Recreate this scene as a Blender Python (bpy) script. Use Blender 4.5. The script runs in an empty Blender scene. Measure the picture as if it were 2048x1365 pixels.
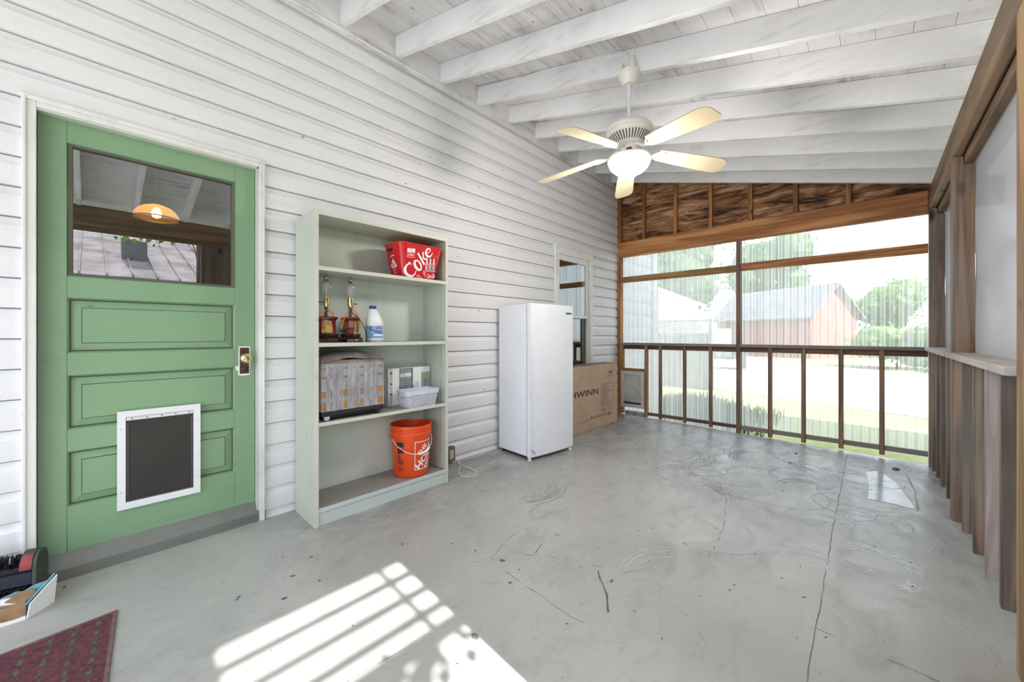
import bpy, bmesh, math, random
from mathutils import Vector, Matrix
rnd = random.Random(7)
scene = bpy.context.scene
COL = scene.collection
PI = math.pi
def fz(x):                       # porch floor height: it drains away from the house
    return -0.0223*x

# ------------------------------------------------------------------ materials
def new_mat(name):
    m = bpy.data.materials.new(name); m.use_nodes = True
    nt = m.node_tree; nt.nodes.clear()
    return m, nt
def N(nt, typ, **kw):
    n = nt.nodes.new(typ)
    for k, v in kw.items():
        if k.startswith('i_'):
            key = k[2:]
            n.inputs[int(key) if key.isdigit() else key.replace('_', ' ')].default_value = v
        else: setattr(n, k, v)
    return n
def L(nt, a, b): nt.links.new(a, b)
def coords(nt, scale=(1, 1, 1), kind='Object'):
    tc = N(nt, 'ShaderNodeTexCoord'); mp = N(nt, 'ShaderNodeMapping')
    mp.inputs['Scale'].default_value = scale
    L(nt, tc.outputs[kind], mp.inputs['Vector'])
    return mp.outputs['Vector']
def ramp(nt, fac, stops, interp='LINEAR'):
    r = N(nt, 'ShaderNodeValToRGB'); r.color_ramp.interpolation = interp
    el = r.color_ramp.elements
    while len(el) > 1: el.remove(el[0])
    el[0].position = stops[0][0]; el[0].color = stops[0][1]
    for p, c in stops[1:]:
        e = el.new(p); e.color = c
    L(nt, fac, r.inputs[0]); return r.outputs[0]
def g(v): return (v, v, v, 1)
def c4(c): return (c[0], c[1], c[2], 1)
def mixc(nt, fac, a, b, blend='MIX'):
    m = N(nt, 'ShaderNodeMix', data_type='RGBA', blend_type=blend)
    if isinstance(fac, (int, float)): m.inputs[0].default_value = fac
    else: L(nt, fac, m.inputs[0])
    for v, s in ((a, 6), (b, 7)):
        if isinstance(v, (tuple, list)): m.inputs[s].default_value = c4(v)
        else: L(nt, v, m.inputs[s])
    return m.outputs[2]
def noise(nt, vec, scale, detail=6, rough=.55, dist=0):
    n = N(nt, 'ShaderNodeTexNoise'); n.inputs['Scale'].default_value = scale
    n.inputs['Detail'].default_value = detail; n.inputs['Roughness'].default_value = rough
    n.inputs['Distortion'].default_value = dist
    if vec is not None: L(nt, vec, n.inputs['Vector'])
    return n.outputs['Fac']
def finish(m, nt, col, rough=.5, metallic=0, bump=None, bstr=.2, bdist=.01, emit=None, estr=0, spec=.5, trans=0):
    b = N(nt, 'ShaderNodeBsdfPrincipled'); o = N(nt, 'ShaderNodeOutputMaterial')
    if isinstance(col, (tuple, list)): b.inputs['Base Color'].default_value = c4(col)
    else: L(nt, col, b.inputs['Base Color'])
    if isinstance(rough, (int, float)): b.inputs['Roughness'].default_value = rough
    else: L(nt, rough, b.inputs['Roughness'])
    b.inputs['Metallic'].default_value = metallic
    b.inputs['Specular IOR Level'].default_value = spec
    if trans: b.inputs['Transmission Weight'].default_value = trans
    if emit: b.inputs['Emission Color'].default_value = c4(emit); b.inputs['Emission Strength'].default_value = estr
    if bump is not None:
        bp = N(nt, 'ShaderNodeBump'); bp.inputs['Strength'].default_value = bstr; bp.inputs['Distance'].default_value = bdist
        L(nt, bump, bp.inputs['Height']); L(nt, bp.outputs[0], b.inputs['Normal'])
    L(nt, b.outputs[0], o.inputs[0]); return m
def plain(name, col, rough=.5, metallic=0, var=.12, scale=9, spec=.5, emit=None, estr=0):
    m, nt = new_mat(name); v = coords(nt)
    f = noise(nt, v, scale)
    col2 = tuple(max(0, x*(1-var*1.6)) for x in col); col3 = tuple(min(1, x*(1+var*.6)) for x in col)
    cc = ramp(nt, f, [(.3, c4(col2)), (.62, c4(col3))])
    return finish(m, nt, cc, rough, metallic, emit=emit, estr=estr, spec=spec)
def painted(name, base, dirt, axis=1, amount=.5, speck=(.05, .04, .035), rough=.5, streak=14, speckle=.035, patch=2.2):
    """old brushed paint: grain streaks along one axis, grimy patches and small dark chips"""
    m, nt = new_mat(name)
    sc = [streak, streak, streak]; sc[axis] = 1.1
    st = noise(nt, coords(nt, sc), 1.6, 7, .62)
    pa = noise(nt, coords(nt), patch, 8, .65)
    stf = ramp(nt, st, [(.44, g(0)), (.72, g(1))])
    paf = ramp(nt, pa, [(.46, g(0)), (.74, g(1))])
    f = N(nt, 'ShaderNodeMath', operation='MULTIPLY'); L(nt, stf, f.inputs[0]); L(nt, paf, f.inputs[1])
    f2 = N(nt, 'ShaderNodeMath', operation='MULTIPLY'); L(nt, f.outputs[0], f2.inputs[0]); f2.inputs[1].default_value = amount*1.7
    f3 = N(nt, 'ShaderNodeMath', operation='ADD'); L(nt, f2.outputs[0], f3.inputs[0])
    f4 = N(nt, 'ShaderNodeMath', operation='MULTIPLY'); L(nt, paf, f4.inputs[0]); f4.inputs[1].default_value = amount*.22
    L(nt, f4.outputs[0], f3.inputs[1])
    c = mixc(nt, f3.outputs[0], base, dirt)
    sc2 = [26, 26, 26]; sc2[axis] = 9
    vo = N(nt, 'ShaderNodeTexVoronoi'); L(nt, coords(nt, sc2), vo.inputs['Vector']); vo.inputs['Scale'].default_value = .35
    vf = ramp(nt, vo.outputs['Distance'], [(speckle, g(1)), (speckle+.03, g(0))])
    c = mixc(nt, vf, c, speck)
    return finish(m, nt, c, rough, bump=st, bstr=.12, bdist=.004)
def wood(name, light, dark, axis, grey=None, greyamt=0., rough=.65, knots=True, kd=.16, ks=1.0, gs=9):
    m, nt = new_mat(name)
    sc = [gs, gs, gs]; sc[axis] = .8
    v = coords(nt, sc)
    w = N(nt, 'ShaderNodeTexNoise'); w.inputs['Scale'].default_value = .9; w.inputs['Detail'].default_value = 3; w.inputs['Distortion'].default_value = .4
    L(nt, v, w.inputs['Vector'])
    wv = N(nt, 'ShaderNodeMath', operation='MULTIPLY'); L(nt, w.outputs['Fac'], wv.inputs[0]); wv.inputs[1].default_value = 17
    sn = N(nt, 'ShaderNodeMath', operation='SINE'); L(nt, wv.outputs[0], sn.inputs[0])
    sc3 = [70, 70, 70]; sc3[axis] = 2
    fine = noise(nt, coords(nt, sc3), 1.2, 5)
    a = N(nt, 'ShaderNodeMath', operation='MULTIPLY_ADD'); L(nt, sn.outputs[0], a.inputs[0]); a.inputs[1].default_value = .38; L(nt, fine, a.inputs[2])
    c = ramp(nt, a.outputs[0], [(.16, c4(light)), (.60, c4(tuple((x+y)/2 for x, y in zip(light, dark)))), (.86, c4(dark))])
    if greyamt:
        pn = noise(nt, coords(nt, [2.5 if i != axis else .9 for i in range(3)]), 1.3, 4)
        pf = ramp(nt, pn, [(.5-greyamt*.35, g(0)), (.5+.2, g(min(1, greyamt*1.3)))])
        c = mixc(nt, pf, c, grey)
    if knots:
        sk = [5.5*ks]*3; sk[axis] = 2.4*ks
        vo = N(nt, 'ShaderNodeTexVoronoi'); L(nt, coords(nt, sk), vo.inputs['Vector']); vo.inputs['Scale'].default_value = 1
        kf = ramp(nt, vo.outputs['Distance'], [(kd*.5, g(1)), (kd, g(0))])
        c = mixc(nt, kf, c, tuple(x*.28 for x in dark))
    return finish(m, nt, c, rough, bump=a.outputs[0], bstr=.15, bdist=.004)
def sheer(name, tint, transp, diffuse, rough=.2, gloss=.08, streak=None, transl=.7, ribs=0):
    """clear plastic sheet: mostly see-through, partly milky, a little glossy"""
    m, nt = new_mat(name)
    tr = N(nt, 'ShaderNodeBsdfTransparent'); tr.inputs[0].default_value = c4(tint)
    tl = N(nt, 'ShaderNodeBsdfTranslucent'); tl.inputs[0].default_value = c4(diffuse)
    df = N(nt, 'ShaderNodeBsdfDiffuse'); df.inputs[0].default_value = c4(diffuse)
    gl = N(nt, 'ShaderNodeBsdfGlossy'); gl.inputs['Roughness'].default_value = rough; gl.inputs[0].default_value = g(.9)
    m1 = N(nt, 'ShaderNodeMixShader'); m1.inputs[0].default_value = transl; L(nt, df.outputs[0], m1.inputs[1]); L(nt, tl.outputs[0], m1.inputs[2])
    m2 = N(nt, 'ShaderNodeMixShader')
    if streak:
        f = noise(nt, coords(nt, streak), 1.0, 5, .6)
        if ribs:
            sx = N(nt, 'ShaderNodeSeparateXYZ'); tc = N(nt, 'ShaderNodeTexCoord'); L(nt, tc.outputs['Object'], sx.inputs[0])
            ad = N(nt, 'ShaderNodeMath', operation='ADD'); L(nt, sx.outputs['X'], ad.inputs[0]); L(nt, sx.outputs['Y'], ad.inputs[1])
            ph = N(nt, 'ShaderNodeMath', operation='MULTIPLY'); L(nt, ad.outputs[0], ph.inputs[0]); ph.inputs[1].default_value = 4*PI/ribs
            si = N(nt, 'ShaderNodeMath', operation='SINE'); L(nt, ph.outputs[0], si.inputs[0])
            p3 = N(nt, 'ShaderNodeMath', operation='POWER'); L(nt, si.outputs[0], p3.inputs[0]); p3.inputs[1].default_value = 3
            fa_ = N(nt, 'ShaderNodeMath', operation='MULTIPLY_ADD'); L(nt, p3.outputs[0], fa_.inputs[0]); fa_.inputs[1].default_value = .17; L(nt, f, fa_.inputs[2]); f = fa_.outputs[0]
        fr = ramp(nt, f, [(.35, g(max(0, 1-transp-.18))), (.7, g(min(1, 1-transp+.2)))])
        L(nt, fr, m2.inputs[0])
    else: m2.inputs[0].default_value = 1-transp
    L(nt, tr.outputs[0], m2.inputs[1]); L(nt, m1.outputs[0], m2.inputs[2])
    m3 = N(nt, 'ShaderNodeMixShader')
    lw = N(nt, 'ShaderNodeLayerWeight'); lw.inputs[0].default_value = .35
    mm = N(nt, 'ShaderNodeMath', operation='MULTIPLY'); L(nt, lw.outputs['Facing'], mm.inputs[0]); mm.inputs[1].default_value = gloss*4
    ma = N(nt, 'ShaderNodeMath', operation='ADD'); L(nt, mm.outputs[0], ma.inputs[0]); ma.inputs[1].default_value = gloss*.4; ma.use_clamp = True
    L(nt, ma.outputs[0], m3.inputs[0]); L(nt, m2.outputs[0], m3.inputs[1]); L(nt, gl.outputs[0], m3.inputs[2])
    o = N(nt, 'ShaderNodeOutputMaterial'); L(nt, m3.outputs[0], o.inputs[0]); return m
def glass(name, fac, tint=(.9, .93, .92)):
    m, nt = new_mat(name)
    tr = N(nt, 'ShaderNodeBsdfTransparent'); tr.inputs[0].default_value = c4(tint)
    gl = N(nt, 'ShaderNodeBsdfGlossy'); gl.inputs['Roughness'].default_value = .004; gl.inputs[0].default_value = g(1)
    bp = N(nt, 'ShaderNodeBump'); bp.inputs['Strength'].default_value = .02; bp.inputs['Distance'].default_value = .01
    L(nt, noise(nt, coords(nt), 3, 1), bp.inputs['Height']); L(nt, bp.outputs[0], gl.inputs['Normal'])
    mx = N(nt, 'ShaderNodeMixShader'); mx.inputs[0].default_value = fac
    L(nt, tr.outputs[0], mx.inputs[1]); L(nt, gl.outputs[0], mx.inputs[2])
    o = N(nt, 'ShaderNodeOutputMaterial'); L(nt, mx.outputs[0], o.inputs[0]); return m
def glow(name, col, strength):
    m, nt = new_mat(name); e = N(nt, 'ShaderNodeEmission'); e.inputs[0].default_value = c4(col); e.inputs[1].default_value = strength
    o = N(nt, 'ShaderNodeOutputMaterial'); L(nt, e.outputs[0], o.inputs[0]); return m

M = {}
M['siding'] = painted('siding paint', (.785, .775, .80), (.46, .42, .39), 1, .22, speckle=.02)
M['ceil'] = painted('rafter paint', (.835, .83, .845), (.44, .42, .40), 0, .8, speckle=.022)
M['deck'] = painted('roof board paint', (.74, .728, .73), (.36, .33, .31), 1, 1.1, speckle=.025)
M['trimw'] = painted('trim paint', (.80, .79, .78), (.45, .42, .39), 2, .6, speckle=.02)
M['jamb'] = painted('jamb paint', (.62, .63, .58), (.42, .40, .36), 2, .6, speckle=.02)
M['green'] = painted('green door paint', (.23, .375, .22), (.185, .30, .175), 1, .6, speck=(.10, .16, .09), rough=.38, speckle=.012)
M['groove'] = plain('dark olive groove', (.10, .115, .075), .7)  # dark olive in the panel creases and on the glass stop
M['sill'] = painted('threshold paint', (.19, .195, .175), (.12, .115, .105), 1, .9, speckle=.02)
M['shelf'] = painted('bookcase paint', (.50, .53, .455), (.36, .37, .32), 2, .55, speck=(.2, .19, .16), speckle=.014)
M['shelfback'] = painted('bookcase back paint', (.64, .71, .645), (.48, .54, .48), 2, .5, speck=(.3, .3, .27), speckle=.008)
M['shelfedge'] = painted('bookcase edge paint', (.62, .62, .54), (.42, .40, .34), 1, .6, speck=(.25, .2, .15), speckle=.02)
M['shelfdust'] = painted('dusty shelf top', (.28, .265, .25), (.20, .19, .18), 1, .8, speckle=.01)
M['kick'] = painted('bookcase kickboard paint', (.56, .62, .60), (.42, .46, .44), 1, .5, speckle=.012)
WO, WOd = (.62, .29, .105), (.30, .11, .034)
M['orx'] = wood('amber pine along x', WO, WOd, 0, kd=.13)
M['orz'] = wood('amber pine along z', (.45, .205, .068), (.22, .085, .026), 2, kd=.12)
M['olx'] = wood('yellow pine along x', (.42, .24, .085), (.24, .12, .04), 0, kd=.11)
M['olz'] = wood('yellow pine along z', (.44, .25, .085), (.25, .125, .04), 2, kd=.10)
M['brz'] = wood('brown baluster wood', (.34, .19, .105), (.13, .066, .038), 2, (.16, .12, .10), .5, kd=.11, gs=16)
M['brx'] = wood('weathered rail wood', (.25, .18, .13), (.12, .08, .055), 0, (.26, .23, .215), .8, kd=.10)
M['dkx'] = wood('dark rail wood', (.17, .08, .04), (.08, .035, .02), 0, kd=.10)
M['bty'] = wood('beam wood along y', (.27, .155, .078), (.12, .065, .033), 1, (.24, .185, .13), .5, kd=.12)
M['btz'] = wood('post wood along z', (.30, .155, .07), (.095, .046, .022), 2, (.26, .225, .21), .5, kd=.17, ks=.8, gs=19)
M['btz2'] = wood('front post wood', (.42, .255, .13), (.24, .135, .065), 2, kd=.12)
M['fin'] = wood('weathered picket wood', (.25, .155, .09), (.055, .03, .017), 2, (.17, .145, .135), .55, kd=.13, gs=19)
M['finp'] = wood('pale picket wood', (.38, .31, .29), (.20, .14, .12), 2, (.38, .34, .35), .6, kd=.12, gs=19)
M['sillw'] = wood('grey sill wood', (.50, .40, .29), (.30, .22, .15), 1, (.56, .54, .55), .8, kd=.10)
def rustic():
    m, nt = new_mat('rough slab boards')
    n1 = noise(nt, coords(nt, (1.9, 6, 10.5)), 1.0, 9, .66, 1.6)
    n2 = noise(nt, coords(nt, (3.5, 9, 26)), 1.0, 7, .7, .8)
    a = N(nt, 'ShaderNodeMath', operation='MULTIPLY_ADD'); L(nt, n2, a.inputs[0]); a.inputs[1].default_value = .45; L(nt, n1, a.inputs[2])
    c = ramp(nt, a.outputs[0], [(.52, (.008, .005, .004, 1)), (.61, (.05, .022, .012, 1)), (.68, (.20, .075, .026, 1)), (.77, (.34, .15, .06, 1)), (.88, (.52, .36, .24, 1))])
    return finish(m, nt, c, .7, bump=a.outputs[0], bstr=.6, bdist=.02)
M['rustic'] = rustic()
def floor_mat(name, cA, cB, cC, r0, r1):
    m, nt = new_mat(name)
    v = coords(nt)
    big = noise(nt, v, 1.1, 8, .62, .6); mid = noise(nt, coords(nt, (4, 2.2, 4)), 1.5, 8, .68, .8); fine = noise(nt, v, 34, 4, .6)
    c = ramp(nt, big, [(.36, c4(cB)), (.56, c4(cA))])
    mf = ramp(nt, mid, [(.52, g(0)), (.76, g(.62))]); c = mixc(nt, mf, c, cC)
    ff = ramp(nt, fine, [(.60, g(0)), (.75, g(.26))]); c = mixc(nt, ff, c, cC)
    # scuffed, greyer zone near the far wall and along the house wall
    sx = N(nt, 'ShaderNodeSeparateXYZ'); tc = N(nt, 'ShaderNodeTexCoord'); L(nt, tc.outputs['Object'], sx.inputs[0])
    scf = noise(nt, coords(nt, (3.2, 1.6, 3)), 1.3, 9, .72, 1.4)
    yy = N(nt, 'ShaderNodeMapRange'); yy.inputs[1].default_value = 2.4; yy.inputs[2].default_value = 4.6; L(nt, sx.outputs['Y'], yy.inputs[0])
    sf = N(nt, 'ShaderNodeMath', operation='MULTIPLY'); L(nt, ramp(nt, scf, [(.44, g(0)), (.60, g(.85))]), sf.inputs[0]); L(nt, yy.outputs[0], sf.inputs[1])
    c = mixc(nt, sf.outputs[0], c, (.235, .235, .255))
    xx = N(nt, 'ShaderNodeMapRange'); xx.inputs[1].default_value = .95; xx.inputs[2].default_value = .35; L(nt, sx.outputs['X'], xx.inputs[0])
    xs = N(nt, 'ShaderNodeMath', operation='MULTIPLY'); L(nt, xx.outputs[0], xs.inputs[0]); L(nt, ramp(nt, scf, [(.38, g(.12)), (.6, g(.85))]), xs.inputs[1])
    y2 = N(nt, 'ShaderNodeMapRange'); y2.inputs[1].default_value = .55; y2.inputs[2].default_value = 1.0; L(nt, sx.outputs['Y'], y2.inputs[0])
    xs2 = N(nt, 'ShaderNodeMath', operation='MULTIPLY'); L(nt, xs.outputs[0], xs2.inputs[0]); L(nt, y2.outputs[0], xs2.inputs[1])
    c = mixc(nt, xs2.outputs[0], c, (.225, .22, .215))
    rr = ramp(nt, mid, [(.35, g(r0)), (.7, g(r1))])
    return finish(m, nt, c, rr, bump=mid, bstr=.05, bdist=.01)
M['floor'] = floor_mat('porch floor paint', (.44, .435, .405), (.375, .372, .355), (.245, .24, .24), .24, .5)
M['glare'] = floor_mat('floor patch with painted reflection', (.56, .60, .63), (.50, .54, .57), (.44, .47, .50), .10, .2)  # bright floor reflection put into a paler, glossier colour
M['smear'] = plain('pale scuff on floor', (.54, .555, .56), .5, var=.2, scale=30)
M['smear2'] = plain('grey scuff on floor', (.30, .295, .31), .6, var=.2, scale=20)
M['crack'] = plain('floor crack', (.17, .165, .16), .8)
M['chip'] = plain('chipped floor paint', (.12, .125, .14), .7, var=.3, scale=40)
M['corr'] = sheer('clear corrugated plastic', (.93, .94, .95), .45, (.74, .75, .76), .15, .06, streak=(9, 9, .05), transl=.85, ribs=.066)
M['film'] = sheer('cloudy plastic film', (.85, .82, .86), .025, (.56, .525, .585), .3, .06, transl=.6)
M['glass'] = glass('door pane glass', .16)
M['wglass'] = glass('window pane glass', .15)
M['bulb'] = sheer('clear bulb glass', (.97, .98, 1), .62, (.8, .8, .82), .02, .12)
M['appl'] = plain('white appliance enamel', (.86, .87, .93), .22, var=.03, scale=3)
M['seal'] = plain('grey door gasket', (.35, .35, .36), .6)
M['black'] = plain('matte black', (.015, .015, .018), .5)
M['darkmetal'] = plain('dark grey metal', (.09, .09, .10), .4, .6)
M['cream'] = plain('cream fan blade', (.56, .47, .315), .35, var=.04)
M['fanw'] = plain('off white fan enamel', (.80, .78, .73), .3, var=.05)
M['bowl'] = glow('lit opal glass', (1, .93, .80), 5)
M['brass'] = plain('polished brass', (.80, .63, .34), .18, 1, var=.1)
M['brassd'] = plain('aged brass', (.48, .34, .14), .3, 1, var=.25)
M['rust'] = plain('rusty brown plate', (.10, .035, .015), .6, var=.5, scale=40)
M['white'] = plain('white plastic', (.82, .82, .84), .35, var=.03)
M['alum'] = plain('pale aluminium', (.72, .73, .75), .4, .4, var=.06)
M['flap'] = plain('dark smoked flap', (.024, .020, .018), .42, var=.15)
M['flapw'] = plain('cloudy grey flap', (.50, .49, .47), .4, var=.18, scale=6)
M['red'] = plain('glossy red tin', (.62, .008, .018), .22, var=.08)
M['redl'] = plain('bright red print', (.75, .05, .04), .3)
M['redp'] = plain('pale red print', (.80, .22, .18), .3)
M['pwhite'] = plain('white print', (.88, .88, .88), .4, var=.02)
M['pgrey'] = plain('silver print', (.50, .56, .56), .4)
M['pdark'] = plain('dark print', (.03, .02, .025), .5)
M['orange'] = plain('orange bucket plastic', (.78, .075, .010), .33, var=.05)
M['orangein'] = plain('deep orange plastic', (.72, .05, .008), .4, var=.05)
M['blue'] = plain('cap blue', (.015, .04, .26), .35)
M['lblue'] = plain('label light blue', (.17, .42, .68), .4, var=.2, scale=25)
M['mblue'] = plain('label mid blue', (.04, .16, .50), .4)
M['tape'] = None
def tape_mat():
    m, nt = new_mat('silver duct tape'); v = coords(nt)
    n = noise(nt, coords(nt, (20, 20, 5)), 2.2, 6, .65); c = ramp(nt, n, [(.3, (.24, .24, .26, 1)), (.6, (.45, .45, .48, 1)), (.8, (.66, .66, .69, 1))])
    return finish(m, nt, c, .38, .25, bump=n, bstr=.5, bdist=.01)
M['tape'] = tape_mat()
M['card'] = plain('brown cardboard', (.53, .375, .255), .8, var=.07, scale=4)
M['cardd'] = plain('dark brown cardboard', (.34, .20, .105), .8, var=.25, scale=18)  # darker brown board for the scrap, seam and torn sides
M['cardo'] = plain('orange brown cardboard', (.44, .22, .075), .7, var=.2, scale=25)
M['cardg'] = plain('dusty cardboard top', (.24, .20, .20), .8, var=.25, scale=14)
M['ink'] = plain('black box ink', (.03, .025, .025), .7, var=.1)
M['ink2'] = plain('faded box ink', (.13, .085, .06), .7, var=.1)
M['lred'] = plain('lacquer red', (.20, .012, .012), .2, var=.4, scale=18)
M['mahog'] = plain('dark mahogany', (.035, .012, .010), .25, var=.4, scale=12)
M['gold'] = plain('gold leaf panel', (.52, .35, .12), .35, .7, var=.5, scale=16)
M['ribbon'] = plain('orange ribbon', (.82, .19, .03), .5)
M['rubber'] = plain('black cord rubber', (.018, .016, .015), .45)
M['cordw'] = plain('white cord', (.66, .65, .60), .5)
M['outbox'] = plain('grey outlet box', (.16, .165, .17), .5, .5)
M['ivory'] = plain('ivory receptacle', (.56, .48, .30), .45)
M['lam'] = plain('box slate print', (.13, .15, .18), .4)
M['lamg'] = plain('box pale green print', (.66, .72, .60), .4, var=.15, scale=20)
M['lamt'] = plain('box grey green print', (.34, .42, .43), .4)
M['sund'] = plain('box amber print', (.72, .38, .05), .4)
M['greyspk'] = plain('grey speckled print', (.25, .24, .27), .5, var=.5, scale=60)
M['matred'] = None
def mat_doormat():
    m, nt = new_mat('burgundy woven mat'); v = coords(nt)
    n = noise(nt, v, 60, 4); c = ramp(nt, n, [(.3, (.055, .015, .022, 1)), (.7, (.155, .042, .06, 1))])
    return finish(m, nt, c, .9, bump=n, bstr=.6, bdist=.01)
M['matred'] = mat_doormat()
M['matgreen'] = plain('green woven dash', (.07, .095, .06), .9, var=.4, scale=60)
M['matedge'] = plain('dusty rose binding', (.17, .09, .095), .9, var=.3, scale=50)
M['olive'] = plain('olive grey metal', (.055, .062, .048), .5, .2, var=.2)
M['stripe'] = plain('faded red tape', (.26, .04, .04), .6, var=.3)
M['navy'] = plain('navy bristle bar', (.012, .016, .035), .6)
M['torn'] = plain('torn box blue', (.20, .40, .48), .6, var=.15)
M['interior'] = plain('dark brown interior', (.060, .042, .030), .8, var=.2, scale=2)
M['warmglow'] = glow('warm pendant bulb', (1, .50, .12), 16)
M['ribglass'] = sheer('ribbed amber glass', (1, .72, .42), .45, (.95, .62, .30), .2, .1, transl=.8)
M['extsid'] = painted('exterior siding paint', (.66, .68, .74), (.5, .5, .55), 1, .3, speckle=.01)
M['lawn'] = None
def lawn_mat():
    m, nt = new_mat('lawn grass'); v = coords(nt)
    n1 = noise(nt, v, .35, 6); n2 = noise(nt, v, 9, 5)
    c = ramp(nt, n2, [(.3, (.17, .20, .06, 1)), (.7, (.29, .32, .11, 1))])
    c = mixc(nt, ramp(nt, n1, [(.42, g(0)), (.7, g(.7))]), c, (.36, .36, .22))
    return finish(m, nt, c, .9)
M['lawn'] = lawn_mat()
M['bounce'] = plain('pale concrete paving', (.47, .475, .485), .85, var=.1, scale=3)
M['gravel'] = plain('pale gravel', (.56, .53, .50), .9, var=.15, scale=5)
M['barnred'] = wood('barn red boards', (.40, .15, .12), (.26, .09, .07), 2, knots=False)
M['barnroof'] = plain('dark barn roof', (.16, .155, .165), .6, var=.2, scale=2)
M['metalroof'] = plain('galvanised roof', (.42, .375, .38), .95, 0, var=.25, scale=1.2, spec=0)
M['fence'] = wood('grey fence boards', (.38, .36, .34), (.25, .235, .22), 2, knots=False)
M['bark'] = plain('tree bark', (.09, .065, .045), .9, var=.4, scale=14)
def leafm(name, a, b):
    m, nt = new_mat(name); n = noise(nt, coords(nt), 3.2, 4)
    c = ramp(nt, n, [(.35, c4(a)), (.65, c4(b))])
    bs = N(nt, 'ShaderNodeBsdfPrincipled'); L(nt, c, bs.inputs['Base Color']); bs.inputs['Roughness'].default_value = .6
    tl = N(nt, 'ShaderNodeBsdfTranslucent'); L(nt, c, tl.inputs[0])
    mx = N(nt, 'ShaderNodeMixShader'); mx.inputs[0].default_value = .35; L(nt, bs.outputs[0], mx.inputs[1]); L(nt, tl.outputs[0], mx.inputs[2])
    o = N(nt, 'ShaderNodeOutputMaterial'); L(nt, mx.outputs[0], o.inputs[0]); return m
M['leafd'] = leafm('deep green leaves', (.035, .085, .02), (.10, .19, .045))
M['leafl'] = leafm('light green leaves', (.08, .16, .03), (.22, .32, .08))
M['leafy'] = leafm('yellow green grass blades', (.09, .17, .03), (.20, .30, .06))
def perf():
    m, nt = new_mat('perforated frosted plastic')
    sx = N(nt, 'ShaderNodeSeparateXYZ'); tc = N(nt, 'ShaderNodeTexCoord'); L(nt, tc.outputs['Object'], sx.inputs[0])
    ad = N(nt, 'ShaderNodeMath', operation='ADD'); L(nt, sx.outputs['X'], ad.inputs[0]); L(nt, sx.outputs['Y'], ad.inputs[1])
    s1 = N(nt, 'ShaderNodeMath', operation='MULTIPLY'); L(nt, ad.outputs[0], s1.inputs[0]); s1.inputs[1].default_value = 2*PI/.025
    s2 = N(nt, 'ShaderNodeMath', operation='MULTIPLY'); L(nt, sx.outputs['Z'], s2.inputs[0]); s2.inputs[1].default_value = 2*PI/.025
    a = N(nt, 'ShaderNodeMath', operation='SINE'); L(nt, s1.outputs[0], a.inputs[0])
    b = N(nt, 'ShaderNodeMath', operation='SINE'); L(nt, s2.outputs[0], b.inputs[0])
    p = N(nt, 'ShaderNodeMath', operation='MULTIPLY'); L(nt, a.outputs[0], p.inputs[0]); L(nt, b.outputs[0], p.inputs[1])
    f = ramp(nt, p.outputs[0], [(.46, g(0)), (.56, g(1))])
    df = N(nt, 'ShaderNodeBsdfPrincipled'); df.inputs['Base Color'].default_value = (.70, .70, .80, 1); df.inputs['Roughness'].default_value = .35
    tl = N(nt, 'ShaderNodeBsdfTranslucent'); tl.inputs[0].default_value = (.75, .75, .85, 1)
    m1 = N(nt, 'ShaderNodeMixShader'); m1.inputs[0].default_value = .35; L(nt, df.outputs[0], m1.inputs[1]); L(nt, tl.outputs[0], m1.inputs[2])
    tr = N(nt, 'ShaderNodeBsdfTransparent')
    mx = N(nt, 'ShaderNodeMixShader'); L(nt, f, mx.inputs[0]); L(nt, m1.outputs[0], mx.inputs[1]); L(nt, tr.outputs[0], mx.inputs[2])
    o = N(nt, 'ShaderNodeOutputMaterial'); L(nt, mx.outputs[0], o.inputs[0]); return m
M['perf'] = perf()
M['frost'] = plain('frosted plastic', (.68, .68, .78), .35, var=.03)

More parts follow.
